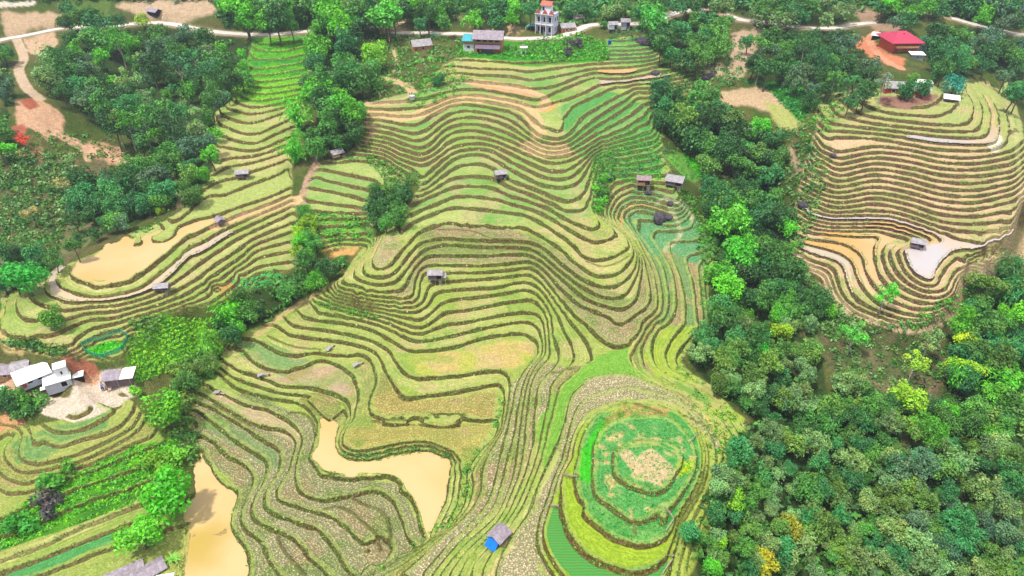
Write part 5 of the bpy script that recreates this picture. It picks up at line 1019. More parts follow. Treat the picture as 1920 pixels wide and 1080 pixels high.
# ---------------------------------------------------------------- mesh builder
class MB:
    def __init__(s): s.V = []; s.F = []
    def box(s, x, y, z, sx, sy, sz, rz=0.0, rx=0.0):
        b = len(s.V); c, n = math.cos(rz), math.sin(rz); cx, nx = math.cos(rx), math.sin(rx)
        for dx, dy, dz in ((-1,-1,-1),(1,-1,-1),(1,1,-1),(-1,1,-1),(-1,-1,1),(1,-1,1),(1,1,1),(-1,1,1)):
            X, Y, Z_ = dx*sx/2, dy*sy/2, dz*sz/2; Y, Z_ = Y*cx-Z_*nx, Y*nx+Z_*cx
            s.V.append((x+X*c-Y*n, y+X*n+Y*c, z+Z_))
        for f in ((0,3,2,1),(4,5,6,7),(0,1,5,4),(1,2,6,5),(2,3,7,6),(3,0,4,7)): s.F.append(tuple(b+i for i in f))
        return s
    def slab(s, q, t):                     # four corners (anticlockwise seen from above), thickness downwards
        b = len(s.V); q = [Vector(p) for p in q]; n = (q[1]-q[0]).cross(q[3]-q[0]).normalized()*t
        s.V += [tuple(p) for p in q]+[tuple(p-n) for p in q]
        for f in ((0,1,2,3),(7,6,5,4),(0,4,5,1),(1,5,6,2),(2,6,7,3),(3,7,4,0)): s.F.append(tuple(b+i for i in f))
        return s
    def rod(s, p, q, r, k=6):
        b = len(s.V); p, q = Vector(p), Vector(q); d = (q-p).normalized(); a = d.cross(Vector((0, 0, 1))); a = Vector((1, 0, 0)) if a.length < .01 else a.normalized(); c = d.cross(a)
        for e in (p, q):
            for i in range(k): t = i*6.2832/k; s.V.append(tuple(e+a*math.cos(t)*r+c*math.sin(t)*r))
        for i in range(k): s.F.append((b+i, b+(i+1) % k, b+k+(i+1) % k, b+k+i))
        s.F.append(tuple(b+i for i in range(k))[::-1]); s.F.append(tuple(b+k+i for i in range(k))); return s
    def prism(s, pts, y0, y1):             # outline in x-z, extruded along y
        b = len(s.V); n = len(pts); s.V += [(x, y0, z) for x, z in pts]+[(x, y1, z) for x, z in pts]
        s.F.append(tuple(range(b, b+n))); s.F.append(tuple(range(b+2*n-1, b+n-1, -1)))
        for i in range(n): s.F.append((b+i, b+n+i, b+n+(i+1) % n, b+(i+1) % n))
        return s
    def gable(s, L_, W_, ze, zr):          # end walls: outline in y-z, one at each end of x
        for x in (-L_/2, L_/2):
            b = len(s.V); t = .06 if x < 0 else -.06
            s.V += [(x, -W_/2, ze), (x, W_/2, ze), (x, 0, zr), (x+t, -W_/2, ze), (x+t, W_/2, ze), (x+t, 0, zr)]
            s.F += [(b, b+1, b+2), (b+5, b+4, b+3), (b, b+2, b+5, b+3), (b+1, b+4, b+5, b+2), (b, b+3, b+4, b+1)]
        return s
    def make(s, name, mat, parent=None):
        me = bpy.data.meshes.new(name); me.from_pydata(s.V, [], s.F)
        bm = bmesh.new(); bm.from_mesh(me); bmesh.ops.recalc_face_normals(bm, faces=bm.faces); bm.to_mesh(me); bm.free()
        me.materials.append(mat); return link(name, me, parent)
import bmesh
def sheet_mat(name, c, rib=5.0, var=.25, rough=.7):     # ribbed roofing, weathered
    m = bpy.data.materials.new(name); nt = nodes_of(m); N = NT(nt); co = N.n('ShaderNodeTexCoord').outputs['Object']
    n = N.n('ShaderNodeTexNoise', i_Scale=1.6, i_Detail=5.0, i_Roughness=.7); N.l(co, n.inputs['Vector'])
    w = N.n('ShaderNodeTexWave', i_Scale=rib/3.14, i_Distortion=.1); w.bands_direction = 'X'; N.l(co, w.inputs['Vector'])
    b = N.n('ShaderNodeBsdfPrincipled', i_Roughness=rough); c = np.asarray(c)
    k = N.mix(N.ss(n.outputs[0], .35, .68), c*(1-var), np.minimum(c*1.08, .92)); k = N.mix(.25, k, N.mix(1, k, N.mix(w.outputs[0], (.7, .7, .7), (1.1, 1.1, 1.1)), 'MULTIPLY'))
    N.l(k, b.inputs['Base Color']); bp = N.n('ShaderNodeBump', i_Strength=.5, i_Distance=.04); N.l(w.outputs[0], bp.inputs['Height']); N.l(bp.outputs[0], b.inputs['Normal'])
    N.l(b.outputs[0], N.n('ShaderNodeOutputMaterial').inputs[0]); return m
R_GREY = sheet_mat('grey_fibre_roof', srgb(206, 200, 204, .58), 5, .4); R_WHITE = sheet_mat('white_sheet_roof', srgb(250, 250, 248, .9), 5, .08); R_LILAC = sheet_mat('lilac_grey_roof', srgb(196, 182, 194, .6), 5, .4); R_PINK = sheet_mat('pink_red_roof', srgb(222, 66, 104, .62), 5, .12)
R_BLUE = sheet_mat('blue_roof', srgb(70, 190, 206)); R_THATCH = simple('old_thatch', srgb(178, 156, 156), .95, .5, 3., bump=.1); R_RED = sheet_mat('red_tile_roof', srgb(226, 120, 100))
W_WOOD = sheet_mat('weathered_boards', srgb(150, 124, 130), 6, .35, .9); W_TAN = simple('tan_boards', srgb(214, 158, 104), .9, .3, 3.); W_WHITE = simple('white_plaster', srgb(238, 236, 240, .85), .8, .08, 2.); W_GREY = simple('pale_grey_block', srgb(206, 210, 222), .9, .12, 3.)
W_LILAC = simple('lilac_plaster', srgb(214, 212, 238, .85), .85, .1, 2.); W_ORANGE = simple('orange_brick_wall', srgb(240, 124, 84), .9, .16, 3.); W_RED = simple('red_wall', srgb(210, 90, 70), .9, .2, 3.); W_DARK = simple('dark_opening', srgb(30, 26, 34), .9, .1); W_POST = simple('pale_post', srgb(206, 190, 170), .9, .3, 4.)
W_PURPLE = sheet_mat('purple_grey_cladding', srgb(130, 108, 130), 4, .2); TARP = simple('blue_tarpaulin', srgb(20, 130, 245), .5, .3, 1.2, bump=.15); CONC = simple('concrete', srgb(208, 200, 196), .9, .2, 2.); ROCK = simple('dark_rock', srgb(92, 84, 96), .95, .5, 1.2, bump=.3); NETM = None
def px_m(u, v):
    x, y, z = land(u, v, Z); d = float(y[0]*CP-(z[0]-CAMH)*SP); return float(x[0]), float(y[0]), float(z[0]), d/FPX
def root_at(name, u, v, yaw, label, cat, group=None, dz=0.0):
    x, y, z, m = px_m(u, v); o = bpy.data.objects.new(name, None); SC.collection.objects.link(o); o.empty_display_size = .5
    o.location = (x, y, z+dz); o.rotation_euler = (0, 0, math.radians(yaw)); o['label'] = label; o['category'] = cat
    if group: o['group'] = group
    return o, m
def roof2(root, L_, W_, ze, zr, mat, over=.25, t=.07, name='roof'):
    a, b = L_/2+over, W_/2+over; k = (zr-ze)/(W_/2); zl = ze-over*k
    MB().slab([(-a, -b, zl+t), (a, -b, zl+t), (a, 0, zr+t), (-a, 0, zr+t)], t).slab([(-a, 0, zr+t), (a, 0, zr+t), (a, b, zl+t), (-a, b, zl+t)], t).make(name, mat, root)
def window(root, x, y, z, w, h, face='front', mat=None, frame=None):
    d = .05; sx, sy = (w, d) if face == 'front' else (d, w)
    f = MB().box(x, y, z+h/2+.04, sx+(.16 if face == 'front' else 0), sy+(0 if face == 'front' else .16), .08).box(x, y, z-h/2-.04, sx+(.16 if face == 'front' else 0), sy+(0 if face == 'front' else .16), .08)
    for s in (-1, 1): f.box(x+(s*(w/2+.04) if face == 'front' else 0), y+(0 if face == 'front' else s*(w/2+.04)), z, .08, .08, h+.16)
    fo = f.make('window', frame or W_WHITE, root); MB().box(x, y, z, sx, sy, h).make('pane', mat or W_DARK, fo); return fo
def field_hut(u, v, lpx, wpx, hpx, yaw, label, roof=R_GREY, wall='upper', lean=False, mono=False, wmat=W_WOOD):
    root, m = root_at('field_hut', u, v, yaw, label, 'hut', 'small wooden field huts'); L_, W_, H = lpx*m, wpx*m, hpx*m; fl = H*.42
    for x in (-L_/2+.06, 0, L_/2-.06):
        for y in (-W_/2+.06, W_/2-.06): MB().rod((x, y, -.9), (x, y, H), .05).make('post', W_POST, root)
    MB().box(0, 0, fl, L_+.1, W_+.1, .09).make('platform', W_WOOD, root)
    hw = {'upper': (fl+.05, H), 'low': (fl+.05, fl+(H-fl)*.55), 'full': (-.1, H)}[wall]; zc, hh = sum(hw)/2, hw[1]-hw[0]
    MB().box(0, W_/2-.02, zc, L_-.02, .05, hh).make('back_wall', wmat, root)
    MB().box(-L_/2+.02, 0, zc, .05, W_-.1, hh).make('side_wall', wmat, root); MB().box(L_/2-.02, 0, zc, .05, W_-.1, hh).make('side_wall', wmat, root)
    MB().box(-L_*.18, -W_/2+.02, zc, L_*.6, .05, hh).make('front_wall', wmat, root)
    if mono:
        a, b = L_/2+.25, W_/2+.3; MB().slab([(-a, -b, H-.05), (a, -b, H-.05), (a, b, H+W_*.22), (-a, b, H+W_*.22)], .07).make('roof', roof, root)
    else:
        MB().gable(L_-.04, W_-.04, H-.02, H+W_*.26).make('gable_wall', wmat, root); roof2(root, L_, W_, H, H+W_*.3, roof, .22)
    if lean:
        MB().slab([(L_/2+.1, -W_/2-.1, H*.72), (L_*.82, -W_/2-.1, H*.66), (L_*.82, W_*.25, H*.8), (L_/2+.1, W_*.25, H*.86)], .06).make('lean_to_roof', roof, root)
        for y in (-W_/2, W_*.2): MB().rod((L_*.78, y, -.6), (L_*.78, y, H*.7), .04).make('post', W_POST, root)
    ld = MB(); ld.rod((L_*.3, -W_/2-.5, -.3), (L_*.3, -W_/2, fl), .03).rod((L_*.42, -W_/2-.5, -.3), (L_*.42, -W_/2, fl), .03)
    for i in range(3): t = .25+.25*i; ld.rod((L_*.3, -W_/2-.5*(1-t), -.3+(fl+.3)*t), (L_*.42, -W_/2-.5*(1-t), -.3+(fl+.3)*t), .02)
    ld.make('ladder', W_POST, root)
    return root, L_, W_, H
rt, L_, W_, H = field_hut(936, 1014, 30, 27, 22, 52, 'lilac roofed hut with a bright blue tarpaulin over its end, near the bottom edge', R_LILAC, 'full')
MB().slab([(-L_/2-1.0, W_/2-.1, .55), (-L_/2-1.0, -W_/2+.1, .55), (-L_/2-.08, -W_/2+.1, H), (-L_/2-.08, W_/2-.1, H)], .03).slab([(-L_/2-.08, W_/2-.1, H), (-L_/2-.08, -W_/2+.1, H), (-L_/2-.08, -.02, H+W_*.26), (-L_/2-.08, .02, H+W_*.26)], .03).make('tarpaulin', TARP, rt)
MB().rod((-L_/2-.5, -W_/2-.5, .35), (-L_/2-.5, W_/2+.6, .35), .035).make('rail', W_POST, rt); MB().rod((-L_/2-.2, -W_/2-.5, .5), (L_/2, -W_/2-.2, .6), .03).make('rail', W_POST, rt)
field_hut(817, 527, 25, 17, 20, 0, 'open grey hut with a small side roof in the middle of the terraces', R_GREY, 'upper', lean=True, wmat=W_PURPLE)
field_hut(938, 336, 20, 15, 14, 14, 'small pale roofed hut high on the terraced nose', R_GREY, 'low'); field_hut(457, 335, 22, 15, 14, 8, 'grey hut with open sides on the upper left terraces', R_GREY, 'low')
field_hut(414, 420, 16, 13, 10, -52, 'little tilted dark roofed hut at the tip of the long left pond', R_LILAC, 'upper'); field_hut(306, 545, 24, 15, 12, 8, 'pale roofed hut on the edge below the long left pond', R_GREY, 'low')
field_hut(1205, 352, 24, 16, 20, -6, 'shaggy roofed stilt hut beside the vegetable terraces', R_THATCH, 'low', wmat=W_TAN); field_hut(1263, 350, 30, 18, 15, -22, 'long hut with a single sloping white roof beside the grove', R_GREY, 'upper', mono=True)
field_hut(1717, 466, 22, 17, 16, -24, 'stilt hut standing in the silver pond on the brown hill', R_GREY, 'low', wmat=W_PURPLE); field_hut(632, 296, 22, 18, 12, 38, 'grey roofed shelter beside the dark palm', R_GREY, 'low', wmat=W_TAN)
field_hut(1148, 60, 16, 13, 15, 4, 'white legged granary hut below the upper road', R_GREY, 'upper', wmat=W_WHITE); field_hut(1172, 54, 16, 13, 14, -4, 'flat topped grey hut just behind the white legged granary', R_LILAC, 'full', mono=True, wmat=W_GREY)
field_hut(1222, 50, 18, 14, 9, -10, 'low flat roofed shelter at the roadside under the bright tree', R_GREY, 'low', mono=True); field_hut(1782, 190, 24, 14, 7, -24, 'low white roofed shelter at the right end of the hilltop yard', R_WHITE, 'low', mono=True)
# ------ rice pounders and water troughs of wood
def pounder(u, v, yaw, label):
    root, m = root_at('rice_pounder', u, v, yaw, label, 'rice pounder', 'wooden water driven rice pounders')
    root.scale = (.72, .72, .72)
    MB().box(0, 0, .55, 2.6, .28, .22, 0, .0).make('beam', W_POST, root); MB().slab([(-1.5, -.5, .75), (.1, -.5, 1.1), (.1, .5, 1.1), (-1.5, .5, .75)], .06).make('cover', R_GREY, root)
    for x in (-1.2, 0): MB().rod((x, -.4, -.4), (x, -.4, .85), .05).make('post', W_POST, root); MB().rod((x, .4, -.4), (x, .4, .85), .05).make('post', W_POST, root)
    MB().box(1.3, 0, .3, .5, .45, .3).make('bucket', W_WOOD, root)
pounder(620, 655, 62, 'narrow pale wooden pounder shelter on the terrace bank'); pounder(672, 686, 40, 'broken grey wooden pounder at the corner of the tall bank'); pounder(495, 706, 20, 'grey pounder with a white bag at the mud field'); pounder(413, 740, -10, 'low grey pounder at the left tip of the lower fields')
# ------ timber house
def house_timber():
    r, m = root_at('timber_house', 915, 101, -7, 'two storey timber house with a long grey roof and a turquoise side roof', 'house', dz=-.6); k = m
    L_, W_, H = 52*k, 30*k, 31*k
    MB().box(0, W_/2, H*.24, L_, W_, H*.48).make('lower_storey', W_TAN, r); MB().box(0, W_/2, H*.74, L_, W_, H*.52).make('upper_storey', W_TAN, r)
    MB().box(0, -.06, H*.03, L_+1.6, 2.2, .35).make('terrace', CONC, r); MB().slab([(-L_*.45, -1.6, H*.50), (L_*.46, -1.6, H*.50), (L_*.46, -.05, H*.72), (-L_*.45, -.05, H*.72)], .08).make('awning', W_PURPLE, r)
    MB().box(-L_*.02, -.09, H*.26, L_*.42, .08, H*.34).make('shutter', W_PURPLE, r)
    o = bpy.data.objects.new('roof_frame', None); 
    a = L_/2+.5; MB().slab([(-a, -.9, H), (a, -.9, H), (a, W_/2, H+1.9), (-a, W_/2, H+1.9)], .12).slab([(-a, W_/2, H+1.9), (a, W_/2, H+1.9), (a, W_+.9, H), (-a, W_+.9, H)], .12).make('roof', R_LILAC, r)
    for s in (-1, 1):
        b = MB(); b.V = [(s*(L_/2-.05), 0, H-.05), (s*(L_/2-.05), W_, H-.05), (s*(L_/2-.05), W_/2, H+1.6), (s*(L_/2-.15), 0, H-.05), (s*(L_/2-.15), W_, H-.05), (s*(L_/2-.15), W_/2, H+1.6)]; b.F = [(0,1,2),(3,5,4),(0,2,5,3),(1,4,5,2)]; b.make('gable', W_TAN, r)
    for i in range(4): window(r, -L_*.33+i*L_*.22, -.04, H*.88, L_*.14, H*.12, frame=W_TAN)
    window(r, -L_*.36, -.04, H*.28, .8, .9, frame=W_TAN); d = MB().box(L_*.36, -.05, H*.22, L_*.18, .1, H*.34).make('door', W_ORANGE, r); MB().box(L_*.42, -.12, H*.2, .06, .05, .2).make('handle', W_DARK, d)
    w = 20*k; x0 = -L_/2-w/2-.1
    MB().box(x0, w*.4, H*.45, w, w*.8, H*.9).make('side_wing', W_WHITE, r); MB().box(x0, -.05, H*.72, w*.95, .08, H*.16).make('timber_panel', W_TAN, r); window(r, x0, -.06, H*.5, .8, .7)
    MB().slab([(x0-w*.62, -.6, H*.86), (x0+w*.62, -.6, H*.86), (x0+w*.5, w*.45, H*1.18), (x0-w*.5, w*.45, H*1.18)], .1).slab([(x0-w*.5, w*.45, H*1.18), (x0+w*.5, w*.45, H*1.18), (x0+w*.62, w+.3, H*.86), (x0-w*.62, w+.3, H*.86)], .1).make('side_roof', R_BLUE, r)
    bpy.data.objects.remove(o)
house_timber()
# ------ white villa
def villa():
    r, m = root_at('villa', 1021, 62, -24, 'tall pale lilac villa with columns and red gables by the road', 'house', dz=-.3); k = m
    L_, W_, H = 34*k, 26*k, 36*k
    MB().box(0, W_/2, H/2, L_, W_, H).make('wall', W_LILAC, r)
    MB().box(0, -.5, H*.5, L_+.3, 1.1, .16).make('balcony', W_WHITE, r); MB().box(0, -.5, H+.05, L_+.4, 1.2, .14).make('cornice', W_WHITE, r)
    for x in (-.48, -.2, .12, .47): MB().rod((L_*x, -.9, -.4), (L_*x, -.9, H), .13, 8).make('column', W_WHITE, r)
    rl = MB().box(0, -1.0, H*.5+.75, L_+.2, .06, .08)
    for i in range(13): rl.box(-L_/2+i*L_/12, -1.0, H*.5+.45, .07, .05, .6)
    rl.make('railing', W_WHITE, r)
    for zz in (.24, .72):
        for x in (-.34, .0, .3): window(r, L_*x, -.04, H*zz, .8, H*.25)
        window(r, L_/2+.03, W_*.35, H*zz, .8, H*.2, 'side'); window(r, L_/2+.03, W_*.75, H*zz, .8, H*.2, 'side')
    d = MB().box(-L_*.17, -.05, H*.18, .9, .1, H*.36).make('door', W_DARK, r); MB().box(-L_*.12, -.11, H*.18, .05, .04, .2).make('handle', W_WHITE, d)
    for x in (-.36, .05, .42): MB().prism([(L_*x-1.0, H+.1), (L_*x+1.0, H+.1), (L_*x, H+1.5)], -.95, -.55).make('gable', R_RED, r)
    MB().box(-L_*.05, W_*.6, H+1.1, L_*.5, W_*.5, 2.2).make('roof_room', W_WHITE, r); window(r, -L_*.2, W_*.6-W_*.25-.03, H+1.2, .7, 1.1)
    a, b = L_*.33, W_*.33; c = (-L_*.05, W_*.6)
    MB().slab([(c[0]-a, c[1]-b, H+2.2), (c[0]+a, c[1]-b, H+2.2), (c[0]+a, c[1], H+3.3), (c[0]-a, c[1], H+3.3)], .1).slab([(c[0]-a, c[1], H+3.3), (c[0]+a, c[1], H+3.3), (c[0]+a, c[1]+b, H+2.2), (c[0]-a, c[1]+b, H+2.2)], .1).make('roof', R_RED, r)
    MB().slab([(-L_/2-3.4, -.9, 1.9), (-L_/2-.1, -.9, 2.5), (-L_/2-.1, W_*.5, 2.5), (-L_/2-3.4, W_*.5, 1.9)], .07).make('carport_roof', R_BLUE, r)
    for y in (-.8, W_*.45): MB().rod((-L_/2-3.3, y, -.5), (-L_/2-3.3, y, 1.9), .06).make('post', W_WHITE, r)
villa()
def plain_house(name, u, v, yaw, lpx, wpx, hpx, label, roof, wall, rise=.28, cat='house', wins=2, dz=-.2, over=.35, door=True, group=None, hip=False):
    r, m = root_at(name, u, v, yaw, label, cat, group, dz); L_, W_, H = lpx*m, wpx*m, hpx*m
    MB().box(0, 0, H/2-.3, L_, W_, H+.6).make('wall', wall, r)
    if hip:
        a, b, z0, z1, c = L_/2+over, W_/2+over, H, H+W_*rise, L_*.16
        mb = MB(); mb.V = [(-a, -b, z0), (a, -b, z0), (a, b, z0), (-a, b, z0), (-c, 0, z1), (c, 0, z1), (-a, -b, z0-.12), (a, -b, z0-.12), (a, b, z0-.12), (-a, b, z0-.12)]
        mb.F = [(0,1,5,4),(1,2,5),(2,3,4,5),(3,0,4),(0,6,7,1),(1,7,8,2),(2,8,9,3),(3,9,6,0),(9,8,7,6)]; mb.make('roof', roof, r)
    elif rise > 0: MB().gable(L_-.02, W_-.02, H, H+W_*rise*.9).make('gable', wall, r); roof2(r, L_, W_, H+.04, H+W_*rise, roof, over)
    else: MB().slab([(-L_/2-over, -W_/2-over, H+.12), (L_/2+over, -W_/2-over, H+.12), (L_/2+over, W_/2+over, H+.14-rise*W_), (-L_/2-over, W_/2+over, H+.14-rise*W_)], .1).make('roof', roof, r)
    for i in range(wins): window(r, -L_/2+L_*(i+1)/(wins+1)+(.6*m if door else 0), -W_/2-.03, H*.55, min(1., L_*.16), H*.32)
    if door:
        d = MB().box(-L_*.36, -W_/2-.04, H*.3, L_*.13, .09, H*.62).make('door', W_RED, r); MB().box(-L_*.32, -W_/2-.1, H*.3, .05, .05, .16).make('handle', W_DARK, d)
    return r, L_, W_, H
r_, L_, W_, H = plain_house('hip_roofed_house', 1682, 90, 2, 46, 52, 19, 'orange house under a large pink hip roof', R_PINK, W_ORANGE, .26, hip=True, over=1.3, wins=2)
MB().box(L_*.0, -W_/2-.7, H*.62, L_*.9, 1.3, .5).make('balcony', W_TAN, r_); MB().box(L_/2+1.2, -W_*.3, H*.35, 2.2, W_*.3, H*.7).make('side_store', W_GREY, r_)
MB().prism([(-1.6, H+W_*.115), (1.6, H+W_*.115), (0, H+W_*.215)], -W_*.18, W_*.02).make('dormer', simple('magenta_shade', srgb(150, 20, 70), .8, .1), r_)
plain_house('lean_to_store', 1717, 108, -6, 22, 14, 8, 'low white roofed store in front of the pink roofed house', R_WHITE, W_GREY, -.1, 'shed', 1, door=False); plain_house('lean_to_store', 1640, 72, -30, 10, 16, 8, 'small dark store left of the pink roofed house', R_WHITE, W_DARK, -.1, 'shed', 0, door=False)
plain_house('hilltop_house', 1676, 172, -8, 40, 26, 13, 'grey roofed house half hidden by trees on top of the brown hill', R_GREY, W_RED, .3); plain_house('hilltop_store', 1722, 176, -8, 30, 20, 12, 'grey roofed building right of the hidden hilltop house', R_GREY, W_RED, .25, 'house', 1); plain_house('hilltop_store', 1728, 158, -16, 30, 12, 6, 'long white roof behind the hilltop house', R_WHITE, W_GREY, -.1, 'shed', 0, door=False)
plain_house('cottage', 790, 92, 20, 34, 24, 11, 'tan cottage with a pale grey gable roof on the grassy slope', R_GREY, W_TAN, .34, wins=1)
plain_house('brick_outbuilding', 1063, 58, 16, 26, 18, 10, 'low grey roofed outbuilding right of the villa', R_GREY, W_TAN, .3, 'shed', 2); plain_house('small_shed', 1082, 38, 24, 18, 14, 7, 'small weathered shed on the slope behind the villa', R_THATCH, W_GREY, .25, 'shed', 1)
plain_house('village_house', 1908, 22, -18, 34, 24, 8, 'blue grey roofed house at the top right edge', sheet_mat('slate_roof', srgb(96, 100, 130)), W_GREY, .4); plain_house('village_house', 1868, 18, -10, 16, 12, 6, 'small pale roofed house among the trees at the top right', R_WHITE, W_GREY, .3); plain_house('roadside_house', 925, 6, -4, 70, 14, 7, 'long pale roofed building at the top edge', R_GREY, W_TAN, .3, wins=4)
plain_house('roadside_shed', 290, 24, -30, 24, 14, 5, 'dark roofed shed beside the upper left clearing', R_LILAC, W_DARK, .3, 'shed', 0, door=False)
# ------ white roofed farm on the left
r_, L_, W_, H = plain_house('white_house', 112, 718, 30, 42, 34, 17, 'white house with a flat white roof and one dark window facing the yard', R_WHITE, W_GREY, -.06, wins=0, door=False, over=.2)
window(r_, L_*.22, -W_/2-.03, H*.55, .9, 1.0); window(r_, -L_/2-.03, 0, H*.5, .9, 1.1, 'side'); MB().box(-L_/2-.5, -W_*.2, H*.35, .9, W_*.3, .1, 0, 0).make('awning', R_WHITE, r_)
plain_house('white_roofed_house', 62, 705, 42, 50, 46, 13, 'house under the largest white gable roof of the farm', R_WHITE, W_GREY, .2, wins=2, over=.4); r_, L_, W_, H = plain_house('tower_block', 119, 702, 30, 20, 18, 24, 'small square white tower block behind the white house', R_WHITE, W_WHITE, -.03, 'outbuilding', 1, door=False, over=.1)
window(r_, L_/2+.03, 0, H*.75, .7, .7, 'side')
plain_house('grey_roofed_house', 10, 700, 8, 40, 28, 13, 'lilac grey roofed house at the left edge of the farm', R_LILAC, W_TAN, .25); plain_house('grey_roofed_house', 42, 692, 20, 26, 24, 13, 'pale grey roofed house between the lilac roof and the largest white roof', R_GREY, W_TAN, .2, wins=1)
plain_house('farm_porch', 149, 708, 24, 14, 12, 9, 'small white canopy right of the white house', R_WHITE, W_DARK, -.05, 'porch', 0, door=False, over=.2); plain_house('edge_store', -6, 738, 20, 24, 22, 8, 'white roofed store cut by the left edge', R_WHITE, W_GREY, .1, 'shed', 0, door=False)
r_, L_, W_, H = plain_house('long_shed', 226, 711, 10, 48, 22, 12, 'long shed with a half lilac half white roof beside the yard', R_LILAC, W_WOOD, -.12, 'shed', 0, door=False)
MB().slab([(L_*.1, -W_/2-.38, H+.2), (L_/2+.4, -W_/2-.38, H+.2), (L_/2+.4, W_/2+.36, H+.22+.12*W_), (L_*.1, W_/2+.36, H+.22+.12*W_)], .06).make('white_roof_sheet', R_WHITE, r_)
for x in (-.45, .0, .45): MB().rod((L_*x, -W_/2-.3, -.3), (L_*x, -W_/2-.3, H+.05), .05).make('post', W_POST, r_)
plain_house('low_barn', 232, 1082, 32, 66, 24, 9, 'low lilac flat roofed barn at the bottom left edge', R_LILAC, W_WOOD, -.05, 'barn', 0, door=False); plain_house('old_barn', 285, 1070, 40, 40, 26, 9, 'old lilac roofed barn beside the light green tree', R_LILAC, W_DARK, .25, 'barn', 0, door=False); plain_house('white_box_house', 310, 1092, 10, 30, 20, 10, 'white roofed building at the bottom edge beside the lower left pond', R_WHITE, W_WHITE, -.03, 'house', 0, door=False, over=.1)
# ------ concrete stand, water bin, white table like platform
r_, m_ = root_at('concrete_stand', 982, 103, 0, 'white flat topped concrete stand on two legs below the road', 'stand'); MB().box(0, 0, 2.3, 2.2, 1.6, .22).make('slab', W_WHITE, r_)
for x in (-.6, .5): MB().rod((x, 0, -.6), (x, 0, 2.25), .16, 8).make('leg', W_WHITE, r_)
r_, m_ = root_at('water_barrel', 1143, 84, 0, 'bright blue barrel beside the upper vegetable terraces', 'barrel'); MB().rod((0, 0, -.1), (0, 0, 1.1), .5, 14).make('drum', simple('blue_plastic', srgb(20, 70, 200), .4, .1), r_); MB().rod((0, 0, 1.1), (0, 0, 1.18), .53, 14).make('lid', simple('dark_blue_plastic', srgb(30, 60, 160), .4, .1), r_)
r_, m_ = root_at('water_tank', 773, 186, 0, 'small round grey tank on the grass beside the bend of the dirt path', 'tank'); MB().rod((0, 0, -.1), (0, 0, .9), .75, 14).make('drum', CONC, r_); MB().rod((0, 0, .9), (0, 0, 1.0), .8, 14).make('lid', W_GREY, r_)
# ------ boulders
def boulder(u, v, rpx, sq, label, seed):
    x, y, z, m = px_m(u, v); r = rpx*m; bm = bmesh.new(); bmesh.ops.create_icosphere(bm, subdivisions=3, radius=r); rnd = np.random.default_rng(seed); o3 = rnd.random(3)*20
    for q in bm.verts:
        n = float(fnoise(np.array([q.co.x/r*1.5+o3[0]+q.co.z/r]), np.array([q.co.y/r*1.5+o3[1]-q.co.z/r*.7]), seed, 3)[0]); q.co *= .65+.8*n; q.co.z *= sq
    me = bpy.data.meshes.new('boulder'); bm.to_mesh(me); bm.free(); me.materials.append(ROCK); o = link('boulder', me); o.location = (x, y, z+r*sq*.25); o['label'] = label; o['category'] = 'boulder'; o['group'] = 'dark boulders among the fields'
for b in [(1237, 413, 12, 1.1, 'black upright boulder among the blue green terraces', 1), (1252, 408, 8, .5, 'flat grey rock right of the black upright boulder', 2), (1205, 80, 11, .7, 'large dark purple rock at the upper vegetable terraces', 3), (1218, 84, 9, .6, 'dark rock right of the large purple rock', 4), (1256, 383, 6, .8, 'dark rock beside the orange strip', 5),
 (1228, 138, 8, .6, 'grey rock above the pale paddy strips', 6), (1325, 146, 9, .6, 'grey blue rock in the upper stream bed', 7), (1335, 142, 7, .6, 'smaller grey rock in the upper stream bed', 8), (1330, 98, 7, .7, 'pale rock at the foot of the landslide', 9), (1562, 292, 6, .6, 'pale grey rock at the left end of the brown terraces', 10), (1215, 350+12, 6, .7, 'dark rock below the shaggy roofed hut', 11), (1505, 385, 9, .6, 'dark rock on the left rim of the brown hill', 12)]: boulder(*b)
# ------ green net fence round the seed plot
def net_fence():
    m = bpy.data.materials.new('green_net'); nt = nodes_of(m); N = NT(nt); d = N.n('ShaderNodeBsdfDiffuse'); d.inputs[0].default_value = tuple(srgb(20, 176, 130))+(1,); t = N.n('ShaderNodeBsdfTransparent'); x = N.n('ShaderNodeMixShader', i_0=.72); N.l(t.outputs[0], x.inputs[1]); N.l(d.outputs[0], x.inputs[2]); N.l(x.outputs[0], N.n('ShaderNodeOutputMaterial').inputs[0])
    root, mm = root_at('net_fence', 196, 655, 0, 'turquoise green net fence round the bright green seed plot', 'fence'); ox, oy, oz = root.location
    q = resample(P("155,650 160,660 178,670 195,671 215,664 232,655 242,634 226,623 210,630 190,638 172,641 155,650"), 3.5); x, y, z = land(q[:, 0], q[:, 1], ZB)
    mb = MB()
    for i in range(len(x)-1):
        a = (x[i]-ox, y[i]-oy, z[i]-oz); c = (x[i+1]-ox, y[i+1]-oy, z[i+1]-oz); b = len(mb.V); mb.V += [a, c, (c[0], c[1], c[2]+.95), (a[0], a[1], a[2]+.95)]; mb.F.append((b, b+1, b+2, b+3))
        if i % 3 == 0: MB().rod((a[0], a[1], a[2]-.3), (a[0], a[1], a[2]+1.05), .035).make('post', W_POST, root)
    mb.make('net', m, root)
    tp = MB()
    for i in range(len(x)-1): tp.rod((x[i]-ox, y[i]-oy, z[i]-oz+.95), (x[i+1]-ox, y[i+1]-oy, z[i+1]-oz+.95), .03, 4)
    tp.make('top_cord', simple('turquoise_cord', srgb(60, 200, 150)), root)
net_fence()
for i, (u, v) in enumerate([(1085, 896), (1310, 815), (1250, 955), (1262, 975)]): pass
